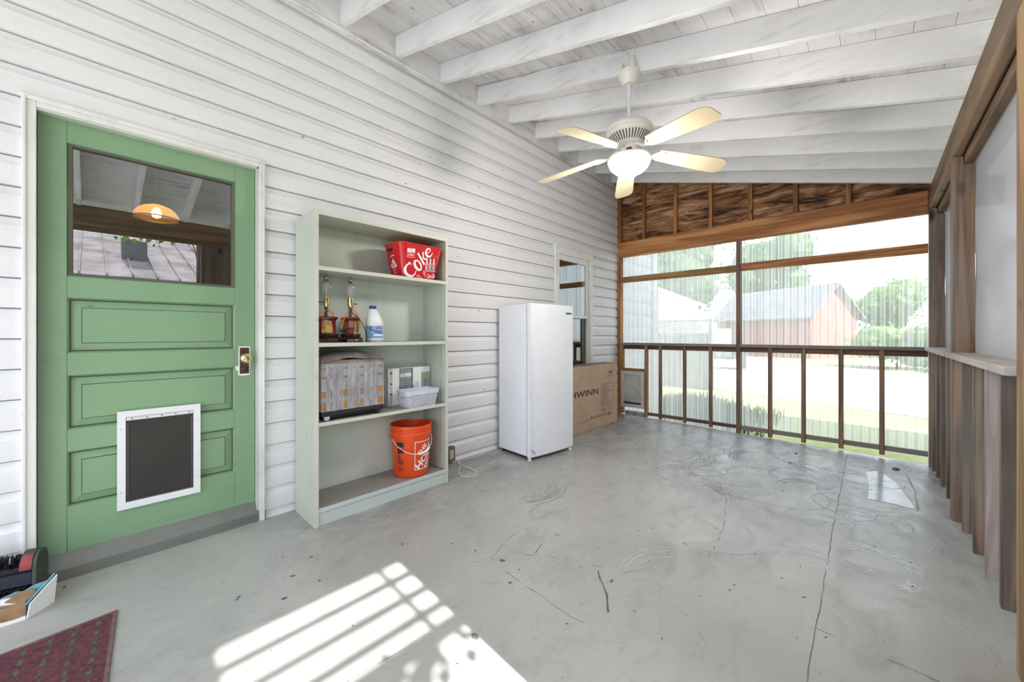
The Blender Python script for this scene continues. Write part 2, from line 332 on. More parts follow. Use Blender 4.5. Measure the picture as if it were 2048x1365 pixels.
# ------------------------------------------------------------------ mesh builder
class MB:
    def __init__(s): s.v = []; s.f = []; s.m = []; s.mats = []
    def mi(s, m):
        m = M[m] if isinstance(m, str) else m
        if m not in s.mats: s.mats.append(m)
        return s.mats.index(m)
    def add(s, vs, fs, m):
        o = len(s.v); k = s.mi(m)
        s.v += [tuple(v) for v in vs]
        for f in fs: s.f.append([o+i for i in f]); s.m.append(k)
        return s
    def box(s, x0, x1, y0, y1, z0, z1, m, M4=None):
        vs = [Vector(p) for p in ((x0, y0, z0), (x1, y0, z0), (x1, y1, z0), (x0, y1, z0), (x0, y0, z1), (x1, y0, z1), (x1, y1, z1), (x0, y1, z1))]
        if M4: vs = [M4 @ v for v in vs]
        return s.add(vs, [(3, 2, 1, 0), (4, 5, 6, 7), (0, 1, 5, 4), (1, 2, 6, 5), (2, 3, 7, 6), (3, 0, 4, 7)], m)
    def hexa(s, pts, m):          # 8 corners, bottom four then top four
        return s.add(pts, [(3, 2, 1, 0), (4, 5, 6, 7), (0, 1, 5, 4), (1, 2, 6, 5), (2, 3, 7, 6), (3, 0, 4, 7)], m)
    def prism(s, poly, axis, a, b, m, M4=None):
        def P(p, t): return Vector({'x': (t, p[0], p[1]), 'y': (p[0], t, p[1]), 'z': (p[0], p[1], t)}[axis])
        n = len(poly); vs = [P(p, a) for p in poly]+[P(p, b) for p in poly]
        if M4: vs = [M4 @ v for v in vs]
        return s.add(vs, [list(range(n))[::-1], list(range(n, 2*n))]+[(i, (i+1) % n, n+(i+1) % n, n+i) for i in range(n)], m)
    def loft(s, rings, m, cap0=True, cap1=True):
        n = len(rings[0]); vs = [p for r in rings for p in r]; fs = []
        for k in range(len(rings)-1):
            for i in range(n):
                j = (i+1) % n; fs.append((k*n+i, k*n+j, (k+1)*n+j, (k+1)*n+i))
        if cap0: fs.append(list(range(n))[::-1])
        if cap1: fs.append([(len(rings)-1)*n+i for i in range(n)])
        return s.add(vs, fs, m)
    def lathe(s, prof, c, m, n=32, M4=None, cap0=False, cap1=False, shift=None):
        rings = []
        for k, (r, z) in enumerate(prof):
            dx, dy = shift[k] if shift else (0, 0)
            ring = [Vector((r*math.cos(2*PI*i/n)+dx, r*math.sin(2*PI*i/n)+dy, z)) for i in range(n)]
            if M4: ring = [M4 @ p for p in ring]
            rings.append([p+Vector(c) for p in ring])
        return s.loft(rings, m, cap0, cap1)
    def tube(s, pts, r, m, n=8, smooth=0):
        pts = [Vector(p) for p in pts]
        for _ in range(smooth):
            q = [pts[0]]
            for a, b in zip(pts, pts[1:]): q += [a*.75+b*.25, a*.25+b*.75]
            q.append(pts[-1]); pts = q
        rings = []; up = Vector((0, 0, 1))
        for i, p in enumerate(pts):
            t = (pts[min(i+1, len(pts)-1)]-pts[max(i-1, 0)])
            t = t.normalized() if t.length > 1e-9 else Vector((0, 0, 1))
            a = t.cross(up)
            if a.length < .05: a = t.cross(Vector((1, 0, 0)))
            a.normalize(); b = t.cross(a)
            rr = r[i] if isinstance(r, list) else r
            rings.append([p+(a*math.cos(2*PI*k/n)+b*math.sin(2*PI*k/n))*rr for k in range(n)])
        return s.loft(rings, m)
    def build(s, name, parent=None, bevel=0, smooth=True, angle=38):
        me = bpy.data.meshes.new(name); me.from_pydata(s.v, [], s.f)
        for m in s.mats: me.materials.append(m)
        me.polygons.foreach_set('material_index', s.m)
        bm = bmesh.new(); bm.from_mesh(me); bmesh.ops.recalc_face_normals(bm, faces=bm.faces); bm.to_mesh(me); bm.free()
        if smooth:
            me.polygons.foreach_set('use_smooth', [True]*len(me.polygons)); me.set_sharp_from_angle(angle=math.radians(angle))
        me.update()
        o = bpy.data.objects.new(name, me); COL.objects.link(o)
        if bevel:
            b = o.modifiers.new('edge', 'BEVEL'); b.width = bevel; b.segments = 2; b.limit_method = 'ANGLE'; b.angle_limit = math.radians(40)
            b.harden_normals = False
        if parent is not None: attach(o, parent)
        return o
def wm(o): return (wm(o.parent) @ o.matrix_parent_inverse @ o.matrix_basis) if o.parent else o.matrix_basis.copy()
def attach(o, p): o.parent = p; o.matrix_parent_inverse = wm(p).inverted()
def tag(o, label, cat, group=None):
    o['label'] = label; o['category'] = cat
    if group: o['group'] = group
    return o
def struct(o): o['kind'] = 'structure'; return o
def empty(name, loc, rz=0):
    o = bpy.data.objects.new(name, None); o.empty_display_size = .1; COL.objects.link(o); o.location = loc; o.rotation_euler = (0, 0, rz); return o
def thing(name, loc, label, cat, group=None): return tag(empty(name, loc), label, cat, group)
def board(name, x0, x1, y0, y1, z0, z1, m, label, cat, group=None, bevel=.003):
    return tag(MB().box(x0, x1, y0, y1, z0, z1, m).build(name, bevel=bevel), label, cat, group)
def text2d(body, size=1, offset=0, shear=0, align='LEFT', step=None):
    cu = bpy.data.curves.new('lettering', 'FONT'); cu.body = body; cu.size = size; cu.offset = offset; cu.shear = shear; cu.align_x = align; cu.resolution_u = 3
    o = bpy.data.objects.new('lettering', cu); COL.objects.link(o)
    dg = bpy.context.evaluated_depsgraph_get(); me = bpy.data.meshes.new_from_object(o.evaluated_get(dg))
    bm = bmesh.new(); bm.from_mesh(me)
    if step and bm.verts:
        for ax in (0, 1):
            lo = min(v.co[ax] for v in bm.verts); hi = max(v.co[ax] for v in bm.verts); t = lo+step
            while t < hi:
                nrm = (1, 0, 0) if ax == 0 else (0, 1, 0); co = (t, 0, 0) if ax == 0 else (0, t, 0)
                bmesh.ops.bisect_plane(bm, geom=bm.verts[:]+bm.edges[:]+bm.faces[:], plane_co=co, plane_no=nrm); t += step
    bm.verts.index_update()
    vs = [tuple(v.co)[:2] for v in bm.verts]; fs = [[v.index for v in f.verts] for f in bm.faces]
    bm.free(); bpy.data.objects.remove(o); bpy.data.curves.remove(cu); bpy.data.meshes.remove(me)
    return vs, fs
def put_text(mb, body, fn, m, size=1, fit=None, **kw):
    """lettering mapped by fn(x, y) onto a surface; fit=(x0, x1, y0, y1) stretches it into that box"""
    vs, fs = text2d(body, size, **kw)
    if fit and vs:
        a0 = min(v[0] for v in vs); a1 = max(v[0] for v in vs); b0 = min(v[1] for v in vs); b1 = max(v[1] for v in vs)
        vs = [(fit[0]+(x-a0)/(a1-a0)*(fit[1]-fit[0]), fit[2]+(y-b0)/(b1-b0)*(fit[3]-fit[2])) for x, y in vs]
    mb.add([fn(x, y) for x, y in vs], fs, m)
def grid_patch(mb, x0, x1, y0, y1, fn, m, nx=1, ny=1):
    vs = [fn(x0+(x1-x0)*i/nx, y0+(y1-y0)*j/ny) for j in range(ny+1) for i in range(nx+1)]
    fs = [(j*(nx+1)+i, j*(nx+1)+i+1, (j+1)*(nx+1)+i+1, (j+1)*(nx+1)+i) for j in range(ny) for i in range(nx)]
    mb.add(vs, fs, m)
def stroke(mb, pts, ws, fn, m, sub=3):
    P = [Vector((p[0], p[1], w)) for p, w in zip(pts, ws)]
    for _ in range(sub-1):
        q = [P[0]]
        for a, b in zip(P, P[1:]): q += [a*.75+b*.25, a*.25+b*.75]
        q.append(P[-1]); P = q
    vs = []
    for i, p in enumerate(P):
        t = P[min(i+1, len(P)-1)]-P[max(i-1, 0)]; n = Vector((-t.y, t.x)).normalized()*(p.z/2)
        vs += [fn(p.x+n.x, p.y+n.y), fn(p.x-n.x, p.y-n.y)]
    mb.add(vs, [(2*i, 2*i+1, 2*i+3, 2*i+2) for i in range(len(P)-1)], m)
def ORD(i): return ['first', 'second', 'third', 'fourth', 'fifth', 'sixth', 'seventh', 'eighth', 'ninth', 'tenth', 'eleventh', 'twelfth'][i]

# ------------------------------------------------------------------ camera
cd = bpy.data.cameras.new('camera'); cam = bpy.data.objects.new('camera', cd); COL.objects.link(cam)
cam.location = (2.76, 0, 1.145); cam.rotation_euler = (PI/2, 0, math.radians(42.75))
cd.sensor_width = 36; cd.lens = 36*780/2048; cd.shift_y = -14/2048; cd.clip_start = .02; cd.clip_end = 500
scene.camera = cam

# ------------------------------------------------------------------ house wall (lap siding)
Z0, DZ = 1.1257, .1344
def siding(y0, y1, za, zb, mb, x=0.0, dz=DZ, zr=Z0, m='siding', deep=.011, cove=True):
    k0 = math.floor((za-zr)/dz)-1; prof = []
    k = k0
    while zr+k*dz < zb:
        b = zr+k*dz
        pr = [(b, x-.034 if cove else x-deep), (b+.0008, x-.001), (b+.004, x), (b+dz*.67, x-.0005)]
        if cove: pr += [(b+dz*.672, x-.0045), (b+dz*.72, x-.0075), (b+dz*.80, x-.0125), (b+dz*.90, x-.0165), (b+dz-.0055, x-.0175), (b+dz-.005, x-.034), (b+dz-.0005, x-.034)]
        else: pr += [(b+dz-.002, x-.010)]
        prof += pr; k += 1
    out = []
    for (z1, xa), (z2, xb) in zip(prof, prof[1:]):
        if z2 <= za or z1 >= zb: continue
        def at(z): t = 0 if z2 == z1 else (z-z1)/(z2-z1); return xa+(xb-xa)*t
        a = max(z1, za); b = min(z2, zb)
        if not out: out.append((a, at(a)))
        out.append((b, at(b)))
    vs = []; fs = []
    for z, xx in out: vs += [(xx, y0, z), (xx, y1, z)]
    for i in range(len(out)-1): fs.append((2*i, 2*i+1, 2*i+3, 2*i+2))
    mb.add(vs, fs, m)
DY0, DY1, DZT = -.205, .73, 2.20          # door casing outer
WY0, WY1, WZ0, WZ1 = 3.735, 4.575, .66, 2.195    # window casing outer
w = MB(); ZT = 3.50
siding(-2.0, DY0, -.06, ZT, w); siding(DY0, DY1, DZT, ZT, w); siding(DY1, WY0, -.06, ZT, w)
siding(WY0, WY1, -.06, WZ0, w); siding(WY0, WY1, WZ1, ZT, w); siding(WY1, 5.38, -.06, ZT, w)
# sheathing behind the boards
for (a, b, c, d) in ((-2, DY0, -.1, 3.6), (DY0, DY1, DZT, 3.6), (DY1, WY0, -.1, 3.6), (WY0, WY1, -.1, WZ0), (WY0, WY1, WZ1, 3.6), (WY1, 5.38, -.1, 3.6)):
    w.box(-.10, -.036, a, b, c, d, 'siding')
struct(w.build('wall_left', angle=25))
# ledger board that carries the rafters
struct(MB().box(-.005, .04, -2, 5.30, 3.262, 3.52, 'deck').build('trim_1', bevel=.003))

# ------------------------------------------------------------------ floor
f = MB()
FX0, FX1, FY0, FY1 = -.10, 3.30, -2.0, 5.20
f.hexa([(FX0, FY0, -.2), (FX1, FY0, -.2), (FX1, FY1+.09, -.2), (FX0, FY1, -.2), (FX0, FY0, fz(FX0)), (FX1, FY0, fz(FX1)), (FX1, FY1+.09, fz(FX1)), (FX0, FY1, fz(FX0))], 'floor')
E0 = .0007
def fpoly(pts, m, e=E0): f.add([(x, y, fz(x)+e) for x, y in pts], [list(range(len(pts)))], m)
def crack(pts, wd, m='crack', jit=.006, step=.05, gaps=0.):
    P = []
    for (a, b) in zip(pts, pts[1:]):
        n = max(1, int(math.hypot(b[0]-a[0], b[1]-a[1])/step))
        P += [(a[0]+(b[0]-a[0])*i/n, a[1]+(b[1]-a[1])*i/n) for i in range(n)]
    P.append(pts[-1]); P = [(x+rnd.uniform(-jit, jit), y+rnd.uniform(-jit, jit)) for x, y in P]
    for a, b in zip(P, P[1:]):
        if rnd.random() < gaps: continue
        d = Vector((b[0]-a[0], b[1]-a[1])); 
        if d.length < 1e-6: continue
        n = Vector((-d.y, d.x)).normalized()*wd*.30*rnd.uniform(.4, 1.3)
        fpoly([(a[0]+n.x, a[1]+n.y), (a[0]-n.x, a[1]-n.y), (b[0]-n.x, b[1]-n.y), (b[0]+n.x, b[1]+n.y)], m)
crack([(2.577, 5.10), (2.58, 3.3), (2.598, 1.2)], .006, jit=.003, gaps=.04)
crack([(1.739, 3.159), (2.58, 3.3)], .006, jit=.004, gaps=.05)
crack([(2.595, 2.015), (2.95, 2.0)], .005, gaps=.15)
crack([(2.08, 1.35), (1.28, 1.42), (1.25, 1.6), (.95, 2.2), (.9, 2.9)], .004, jit=.012, gaps=.35)
crack([(2.111, 2.236), (2.10, 2.5), (2.074, 2.727), (1.988, 3.097), (1.85, 3.45)], .005, jit=.008, gaps=.25)
crack([(1.25, 2.45), (1.28, 3.0), (1.12, 3.7), (1.18, 4.6)], .006, jit=.01, gaps=.3)
crack([(1.36, 1.55), (1.62, 1.72), (1.86, 1.80), (1.95, 2.15), (2.0, 2.3)], .005, jit=.012, gaps=.3)
crack([(1.5, 3.0), (1.55, 4.6)], .004, jit=.01, gaps=.5)
crack([(.55, 4.3), (1.2, 4.2), (1.5, 4.9)], .004, jit=.02, gaps=.3)
crack([(2.2, 4.2), (2.5, 4.5), (2.9, 4.35)], .005, jit=.03, gaps=.4)
crack([(1.45, .45), (1.48, .9)], .004, jit=.004, gaps=.05)
for i in range(9):
    x = rnd.uniform(.8, 2.2); y = rnd.uniform(2.2, 4.7); a = rnd.uniform(0, PI); l = rnd.uniform(.2, .6)
    crack([(x, y), (x+l*.5*math.cos(a)+.04, y+l*.5*math.sin(a)), (x+l*math.cos(a), y+l*math.sin(a))], .003, jit=.006, gaps=.4)
def chip(x, y, s, el=1.6):
    a = rnd.uniform(0, PI); n = 7
    fpoly([(x+s*el*math.cos(2*PI*i/n)*rnd.uniform(.6, 1.1)*math.cos(a)-s*math.sin(2*PI*i/n)*math.sin(a), y+s*el*math.cos(2*PI*i/n)*math.sin(a)+s*math.sin(2*PI*i/n)*rnd.uniform(.6, 1.1)*math.cos(a)) for i in range(n)], 'chip', .001)
for i in range(170):
    x = rnd.uniform(.5, 3.0); y = rnd.uniform(.2, 5.0)
    chip(x, y, rnd.choice((.002, .003, .003, .004, .006)), rnd.uniform(1, 2.6))
for x, y, s in ((1.62, 1.02, .016), (1.35, 1.45, .012), (.72, .66, .008), (.86, .58, .008), (.62, .78, .007), (1.5, 1.35, .007), (2.2, 4.4, .02), (1.95, 3.2, .008), (2.75, 4.1, .01)): chip(x, y, s)
crack([(1.75, 1.72), (1.87, 1.60), (1.93, 1.50)], .014, 'chip', .003, .03)
crack([(1.40, 1.72), (1.43, 1.62)], .010, 'chip', .002, .03)
def blob(x, y, rx, ry, m, e, rot=0, n=18, j=.3):
    pts = []
    for i in range(n):
        t = 2*PI*i/n; r = 1+rnd.uniform(-j, j)
        px, py = rx*r*math.cos(t), ry*r*math.sin(t); pts.append((x+px*math.cos(rot)-py*math.sin(rot), y+px*math.sin(rot)+py*math.cos(rot)))
    fpoly(pts, m, e)
fpoly([(2.72, 4.60), (2.80, 4.74), (2.90, 4.45), (2.975, 3.90), (2.955, 3.86), (2.85, 3.885), (2.735, 3.86), (2.74, 4.2)], 'glare', .0004)
def swirl(cx, cy, r, a0, a1, n, m, spread=.05, wd=.008, sq=1.0):
    """a handful of thin broken brush-like arcs, a wiped or scraped mark"""
    for i in range(n):
        rr_ = r+rnd.uniform(-spread, spread); s0 = a0+rnd.uniform(0, .35)*(a1-a0); s1 = a1-rnd.uniform(0, .35)*(a1-a0); k = 9
        pts = [(cx+rr_*math.cos(s0+(s1-s0)*j/k)+rnd.uniform(-.004, .004), cy+rr_*sq*math.sin(s0+(s1-s0)*j/k)+rnd.uniform(-.004, .004)) for j in range(k+1)]
        w0 = wd*rnd.uniform(.4, 1.5); stroke(f, pts, [w0*.2]+[w0*rnd.uniform(.6, 1.2) for _ in range(k-1)]+[w0*.2], lambda x, y: (x, y, fz(x)+.0004+.00003*i), m, 2)
swirl(2.78, 2.78, .17, -.2, 2.6, 9, 'smear', .035, .014); swirl(2.80, 2.70, .10, -1.4, .6, 6, 'smear', .03, .016)
swirl(2.35, 3.3, .30, -.6, .9, 7, 'smear', .05); swirl(2.25, 4.0, .38, .1, 1.6, 9, 'smear', .07); swirl(1.7, 4.2, .45, -.4, 1.0, 9, 'smear', .08)
swirl(2.45, 3.75, .22, 1.5, 3.4, 8, 'smear2', .05); swirl(2.1, 4.3, .35, 2.2, 3.9, 10, 'smear2', .09); swirl(2.45, 4.5, .25, 3.0, 4.6, 9, 'smear2', .07)
swirl(1.75, 3.05, .28, .2, 1.5, 8, 'smear2', .06); swirl(.75, 2.25, .28, -.8, .9, 10, 'smear2', .09); swirl(2.7, 3.35, .25, .5, 2.2, 8, 'smear', .06)
swirl(1.2, 3.9, .4, -1, .6, 8, 'smear2', .1); swirl(2.6, 2.4, .3, .8, 2.4, 7, 'smear', .08, .006); swirl(2.2, 1.9, .35, 2.2, 3.6, 6, 'smear', .09, .005)
for i in range(46):
    x = rnd.uniform(1.3, 2.9); y = rnd.uniform(3.2, 5.0); swirl(x, y, rnd.uniform(.08, .3), rnd.uniform(0, 6), rnd.uniform(6.3, 7.2), 1, rnd.choice(('smear', 'smear2', 'smear2')), .02, .006)
crack([(2.98, 4.78), (3.0, 4.3), (2.99, 3.86)], .02, 'smear2', .006, .1, .1)
crack([(2.735, 3.862), (2.96, 3.865)], .008, 'crack', .004); crack([(2.72, 4.62), (2.80, 4.75)], .006, 'crack', .004)
struct(f.build('floor', smooth=False))

# ------------------------------------------------------------------ roof: rafters and boards
def zb(x): return 3.312-.2650*x           # underside of the rafters
SL = math.atan(.2650)
c = MB(); x = -.1
while x < 3.38:
    x2 = x+.142
    c.hexa([(x, -2.2, zb(x)+.165), (x2, -2.2, zb(x2)+.165), (x2, 5.75, zb(x2)+.165), (x, 5.75, zb(x)+.165), (x, -2.2, zb(x)+.19), (x2, -2.2, zb(x2)+.19), (x2, 5.75, zb(x2)+.19), (x, 5.75, zb(x)+.19)], 'deck')
    x = x2+.0016
c.hexa([(-.1, -2.2, zb(-.1)+.195), (3.44, -2.2, zb(3.44)+.195), (3.44, 5.75, zb(3.44)+.195), (-.1, 5.75, zb(-.1)+.195), (-.1, -2.2, zb(-.1)+.21), (3.44, -2.2, zb(3.44)+.21), (3.44, 5.75, zb(3.44)+.21), (-.1, 5.75, zb(-.1)+.21)], 'barnroof')
struct(c.build('ceiling', bevel=0))
raf0 = MB().prism([(.04, zb(.04)), (3.40, zb(3.40)), (3.40, zb(3.40)+.164), (.04, zb(.04)+.164)], 'y', 0, .04, 'ceil').build('rafter', bevel=.003)
RY = [1.608+.427*k for k in range(-6, 9)]
for k, y in enumerate(RY):
    o = raf0 if k == 0 else raf0.copy()
    if k: COL.objects.link(o)
    o.location = (0, y, 0); kk = k-8      # 0 = the rafter that carries the fan
    if k < 5: tag(o, 'white painted rafter mirrored in the window of the green door', 'rafter', 'rafters mirrored in the door glass')
    elif kk == 0: tag(o, 'white painted rafter that the ceiling fan hangs from', 'rafter', 'white roof rafters')
    elif kk < 0: tag(o, 'white painted rafter, %s one on the near side of the fan rafter' % ORD(-kk-1), 'rafter', 'white roof rafters')
    elif kk == 6: tag(o, 'white painted rafter closest to the far gable boards', 'rafter', 'white roof rafters')
    else: tag(o, 'white painted rafter, %s one beyond the fan rafter' % ORD(kk-1), 'rafter', 'white roof rafters')

# ------------------------------------------------------------------ green door
door = struct(empty('door_1', (0, .26, .1)))
d = MB(); XF, XB = -.04, -.085
GY0, GY1, GZ0, GZ1 = -.068, .585, 1.422, 2.051
for (a, b, cc, dd) in ((-.185, -.074, .085, 2.165), (.587, .69, .085, 2.165), (-.074, .587, .085, .322), (-.074, .587, .584, .690), (-.074, .587, .947, 1.055), (-.074, .587, 1.318, GZ0), (-.074, .587, GZ1, 2.165)):
    d.box(XB, XF, a, b, cc, dd, 'green')
d.build('door_slab', door, bevel=.0025)
for (a, b) in ((1.055, 1.318), (.690, .947), (.322, .584)):
    p = MB(); y0, y1 = -.074, .587
    p.box(XB, -.066, y0, y1, a, b, 'green')
    # sunken molding, then a raised field
    for (e, x0, e2, x1, mm) in ((0, -.041, .006, -.052, 'green'), (.006, -.052, .012, -.064, 'groove'), (.012, -.064, .045, -.056, 'green'), (.045, -.056, .048, -.049, 'groove')):
        o1 = [(x0, y0+e, a+e), (x0, y1-e, a+e), (x0, y1-e, b-e), (x0, y0+e, b-e)]; o2 = [(x1, y0+e2, a+e2), (x1, y1-e2, a+e2), (x1, y1-e2, b-e2), (x1, y0+e2, b-e2)]
        p.add(o1+o2, [(i, (i+1) % 4, 4+(i+1) % 4, 4+i) for i in range(4)], mm)
    e = .048; p.add([(-.049, y0+e, a+e), (-.049, y1-e, a+e), (-.049, y1-e, b-e), (-.049, y0+e, b-e)], [(0, 1, 2, 3)], 'green')
    p.build('door_panel', door, smooth=False)
MB().box(-.064, -.060, GY0, GY1, GZ0, GZ1, 'glass').build('door_glass', door)['label'] = 'clear glass pane'
p = MB()
for (e, x0, e2, x1, mm) in ((-.004, -.0395, .004, -.043, 'groove'), (.004, -.043, .011, -.045, 'groove'), (.011, -.045, .013, -.060, 'groove')):
    a, b, y0, y1 = GZ0, GZ1, GY0, GY1
    o1 = [(x0, y0+e, a+e), (x0, y1-e, a+e), (x0, y1-e, b-e), (x0, y0+e, b-e)]; o2 = [(x1, y0+e2, a+e2), (x1, y1-e2, a+e2), (x1, y1-e2, b-e2), (x1, y0+e2, b-e2)]
    p.add(o1+o2, [(i, (i+1) % 4, 4+(i+1) % 4, 4+i) for i in range(4)], mm)
p.build('glass_stop', door, smooth=False)
# pet door
PY0, PY1, PZ0, PZ1 = .092, .423, .253, .752
p = MB(); fw = .031
for (a, b, cc, dd) in ((PY0, PY0+fw, PZ0, PZ1), (PY1-fw, PY1, PZ0, PZ1), (PY0+fw, PY1-fw, PZ0, PZ0+fw+.004), (PY0+fw, PY1-fw, PZ1-fw, PZ1)): p.box(-.041, -.024, a, b, cc, dd, 'white')
for y in (PY0+.013, PY1-.013):
    for z in (PZ0+.09, PZ1-.09): p.box(-.024, -.0225, y-.003, y+.003, z-.003, z+.003, 'pgrey')
pf = p.build('pet_door_frame', door, bevel=.003); pf['label'] = 'white plastic pet door frame'
p = MB(); p.box(-.040, -.032, PY0+fw, PY1-fw, PZ0+fw, PZ1-fw, 'flap'); p.box(-.032, -.028, PY0+fw+.004, PY0+fw+.011, PZ0+fw, PZ1-fw-.03, 'darkmetal'); p.box(-.032, -.028, PY1-fw-.011, PY1-fw-.004, PZ0+fw, PZ1-fw-.03, 'darkmetal'); p.box(-.032, -.026, PY0+fw, PY1-fw, PZ0+fw, PZ0+fw+.012, 'darkmetal')
p.build('pet_flap', pf, bevel=.001)['label'] = 'dark smoked swinging flap'
p = MB(); p.box(-.032, -.027, PY0+fw+.002, PY1-fw-.002, PZ1-fw-.018, PZ1-fw-.002, 'alum')
for i in range(5): p.box(-.027, -.0262, PY0+fw+.02+i*.057, PY0+fw+.026+i*.057, PZ1-fw-.012, PZ1-fw-.007, 'black')
p.build('hinge_strip', pf)['label'] = 'silver flap hinge strip'
# knob
p = MB(); p.box(-.0395, -.0375, .612, .660, .905, 1.062, 'rust')
p.build('knob_plate', door, bevel=.002)['label'] = 'rusty brown escutcheon plate'
p = MB(); ring = [(.660+.004, .93), (.668, .97), (.666, 1.04), (.667, 1.068), (.64, 1.071), (.606, 1.069), (.604, 1.0), (.606, .955), (.588, .948), (.594, .93), (.604, .918), (.603, .897), (.63, .892), (.664, .896)]
p.prism(ring, 'x', -.0401, -.0393, 'pwhite'); p.build('bare_patch', door, smooth=False)['label'] = 'unpainted white patch round the plate'
RX = Matrix.Rotation(PI/2, 4, 'Y')
p = MB(); p.lathe([(.013, 0), (.012, .02), (.011, .035), (.02, .040)], (-.038, .632, 1.0), 'brass', 20, RX)
p.lathe([(.018, .036), (.027, .042), (.0305, .052), (.030, .060), (.024, .068), (.012, .072), (0.0005, .073)], (-.038, .632, 1.0), 'brass', 28, RX)
p.lathe([(.013, .0735), (.010, .0765), (.0005, .078)], (-.038, .632, 1.0), 'brassd', 16, RX)
p.build('door_knob', door)['label'] = 'shiny brass knob'
p = MB(); p.lathe([(.014, 0), (.013, .010), (.006, .016), (.0005, .017)], (-.038, .634, .935), 'rust', 16, RX); p.build('keyhole_cover', door)
# casing, jamb, threshold
p = MB()
for (a, b, cc, dd) in ((DY0, DY0+.042, -.0, DZT), (DY1-.028, DY1, 0, DZT), (DY0+.042, DY1-.028, DZT-.035, DZT)): p.box(-.05, .012, a, b, cc, dd, 'trimw')
for (a, b, cc, dd) in ((DY0, DY0+.013, 0, DZT), (DY1-.010, DY1, 0, DZT), (DY0+.013, DY1-.010, DZT-.012, DZT)): p.box(.012, .020, a, b, cc, dd, 'trimw')
p.box(-.03, .02, DY0-.004, DY1+.004, DZT-.002, DZT+.008, 'trimw')
p.build('door_casing', door, bevel=.003)['label'] = 'white painted door casing'
p = MB()
for (a, b, cc, dd) in ((DY0+.035, DY0+.042, .07, DZT-.035), (.692, .704, .07, DZT-.03), (DY0+.042, DY1-.03, DZT-.045, DZT-.032)): p.box(-.10, .004, a, b, cc, dd, 'jamb')
p.build('door_jamb', door)
p = MB(); p.prism([(-.10, -.02), (.004, -.02), (.006, .052), (.0, .058), (-.036, .108), (-.036, .112), (-.10, .112)], 'y', DY0-.002, DY1+.008, 'sill')
p.build('threshold', door, bevel=.002)['label'] = 'worn grey green sloping threshold'
# house interior seen through the panes
p = MB(); a, b, cc, dd, e, h = -3.6, -.10, -1.6, 5.3, -.05, 2.62
p.add([(a, cc, e), (b, cc, e), (b, dd, e), (a, dd, e), (a, cc, h), (b, cc, h), (b, dd, h), (a, dd, h)], [(0, 1, 2, 3), (4, 5, 6, 7), (0, 1, 5, 4), (2, 3, 7, 6), (3, 0, 4, 7)], 'interior')
for (y0, y1, z0, z1) in ((cc, DY0, e, h), (DY0, DY1, DZT, h), (DY1, WY0, e, h), (WY0, WY1, e, WZ0), (WY0, WY1, WZ1, h), (WY1, dd, e, h)): p.add([(-.101, y0, z0), (-.101, y1, z0), (-.101, y1, z1), (-.101, y0, z1)], [(0, 1, 2, 3)], 'interior')
struct(p.build('wall_interior', smooth=False))
pl = thing('pendant_lamp', (-1.2, .34, 2.015), 'lit ribbed glass pendant lamp seen through the window of the green door', 'lamp')
p = MB(); n = 72; rings = []
for (r, z) in ((.132, 0), (.126, .028), (.107, .060), (.076, .085), (.037, .099), (.018, .103)):
    rings.append([(-1.2+(r*(1+(.018 if i % 2 else 0)))*math.cos(2*PI*i/n), .34+(r*(1+(.018 if i % 2 else 0)))*math.sin(2*PI*i/n), 2.015+z) for i in range(n)])
p.loft(rings, 'ribglass', False, False); p.build('lamp_shade', pl, angle=80)['label'] = 'amber ribbed glass shade'
p = MB(); p.lathe([(.130, -.005), (.138, -.005), (.139, .003), (.130, .005), (.130, -.005)], (-1.2, .34, 2.015), 'black', 48); p.build('shade_rim', pl)
p = MB(); p.lathe([(.0005, -.002), (.022, .006), (.030, .03), (.024, .055), (.012, .075)], (-1.2, .34, 2.02), 'warmglow', 20, cap1=True); p.build('light_bulb', pl)
p = MB(); p.lathe([(.016, .099), (.020, .112), (.010, .142), (.003, .17)], (-1.2, .34, 2.015), 'brassd', 16); p.tube([(-1.2, .34, 2.20), (-1.2, .34, 2.62)], .003, 'pgrey', 6); p.build('lamp_cord', pl)

# ------------------------------------------------------------------ window_1
win = struct(empty('window_1', (0, 4.15, .7)))
p = MB()
for (a, b, cc, dd) in ((WY0, WY0+.075, WZ0, WZ1), (WY1-.065, WY1, WZ0, WZ1), (WY0+.075, WY1-.065, WZ1-.085, WZ1)): p.box(-.05, .014, a, b, cc, dd, 'trimw')
p.box(-.03, .03, WY0-.012, WY1+.012, WZ1-.002, WZ1+.016, 'trimw'); p.box(-.06, .035, WY0-.01, WY1+.01, WZ0-.03, WZ0+.01, 'trimw')
p.build('window_casing', win, bevel=.003)['label'] = 'flaking white window casing'
p = MB(); y0, y1 = WY0+.075, WY1-.065
for (a, b, cc, dd) in ((y0, 3.83, 1.345, 2.11), (4.435, 4.475, 1.345, 2.11), (3.83, 4.435, 1.345, 1.385), (3.83, 4.435, 2.045, 2.11)): p.box(-.035, -.008, a, b, cc, dd, 'trimw')
us = p.build('upper_sash', win, bevel=.003)
MB().box(-.024, -.021, 3.83, 4.435, 1.385, 2.045, 'wglass').build('upper_pane', us)['label'] = 'reflecting upper window pane'
p = MB(); p.box(-.10, -.035, 4.475, y1, WZ0, 2.11, 'jamb'); p.box(-.10, -.035, y0-.01, y0+.02, WZ0, 2.11, 'jamb'); p.build('window_jamb', win)
p = MB()
for (a, b, cc, dd) in ((y0+.02, 3.85, WZ0, 1.375), (4.395, 4.475, WZ0, 1.375), (3.85, 4.395, WZ0, WZ0+.06), (3.85, 4.395, 1.34, 1.375)): p.box(-.075, -.045, a, b, cc, dd, 'darkmetal' if a > 4.3 else 'trimw')
ls = p.build('lower_sash', win, bevel=.002)
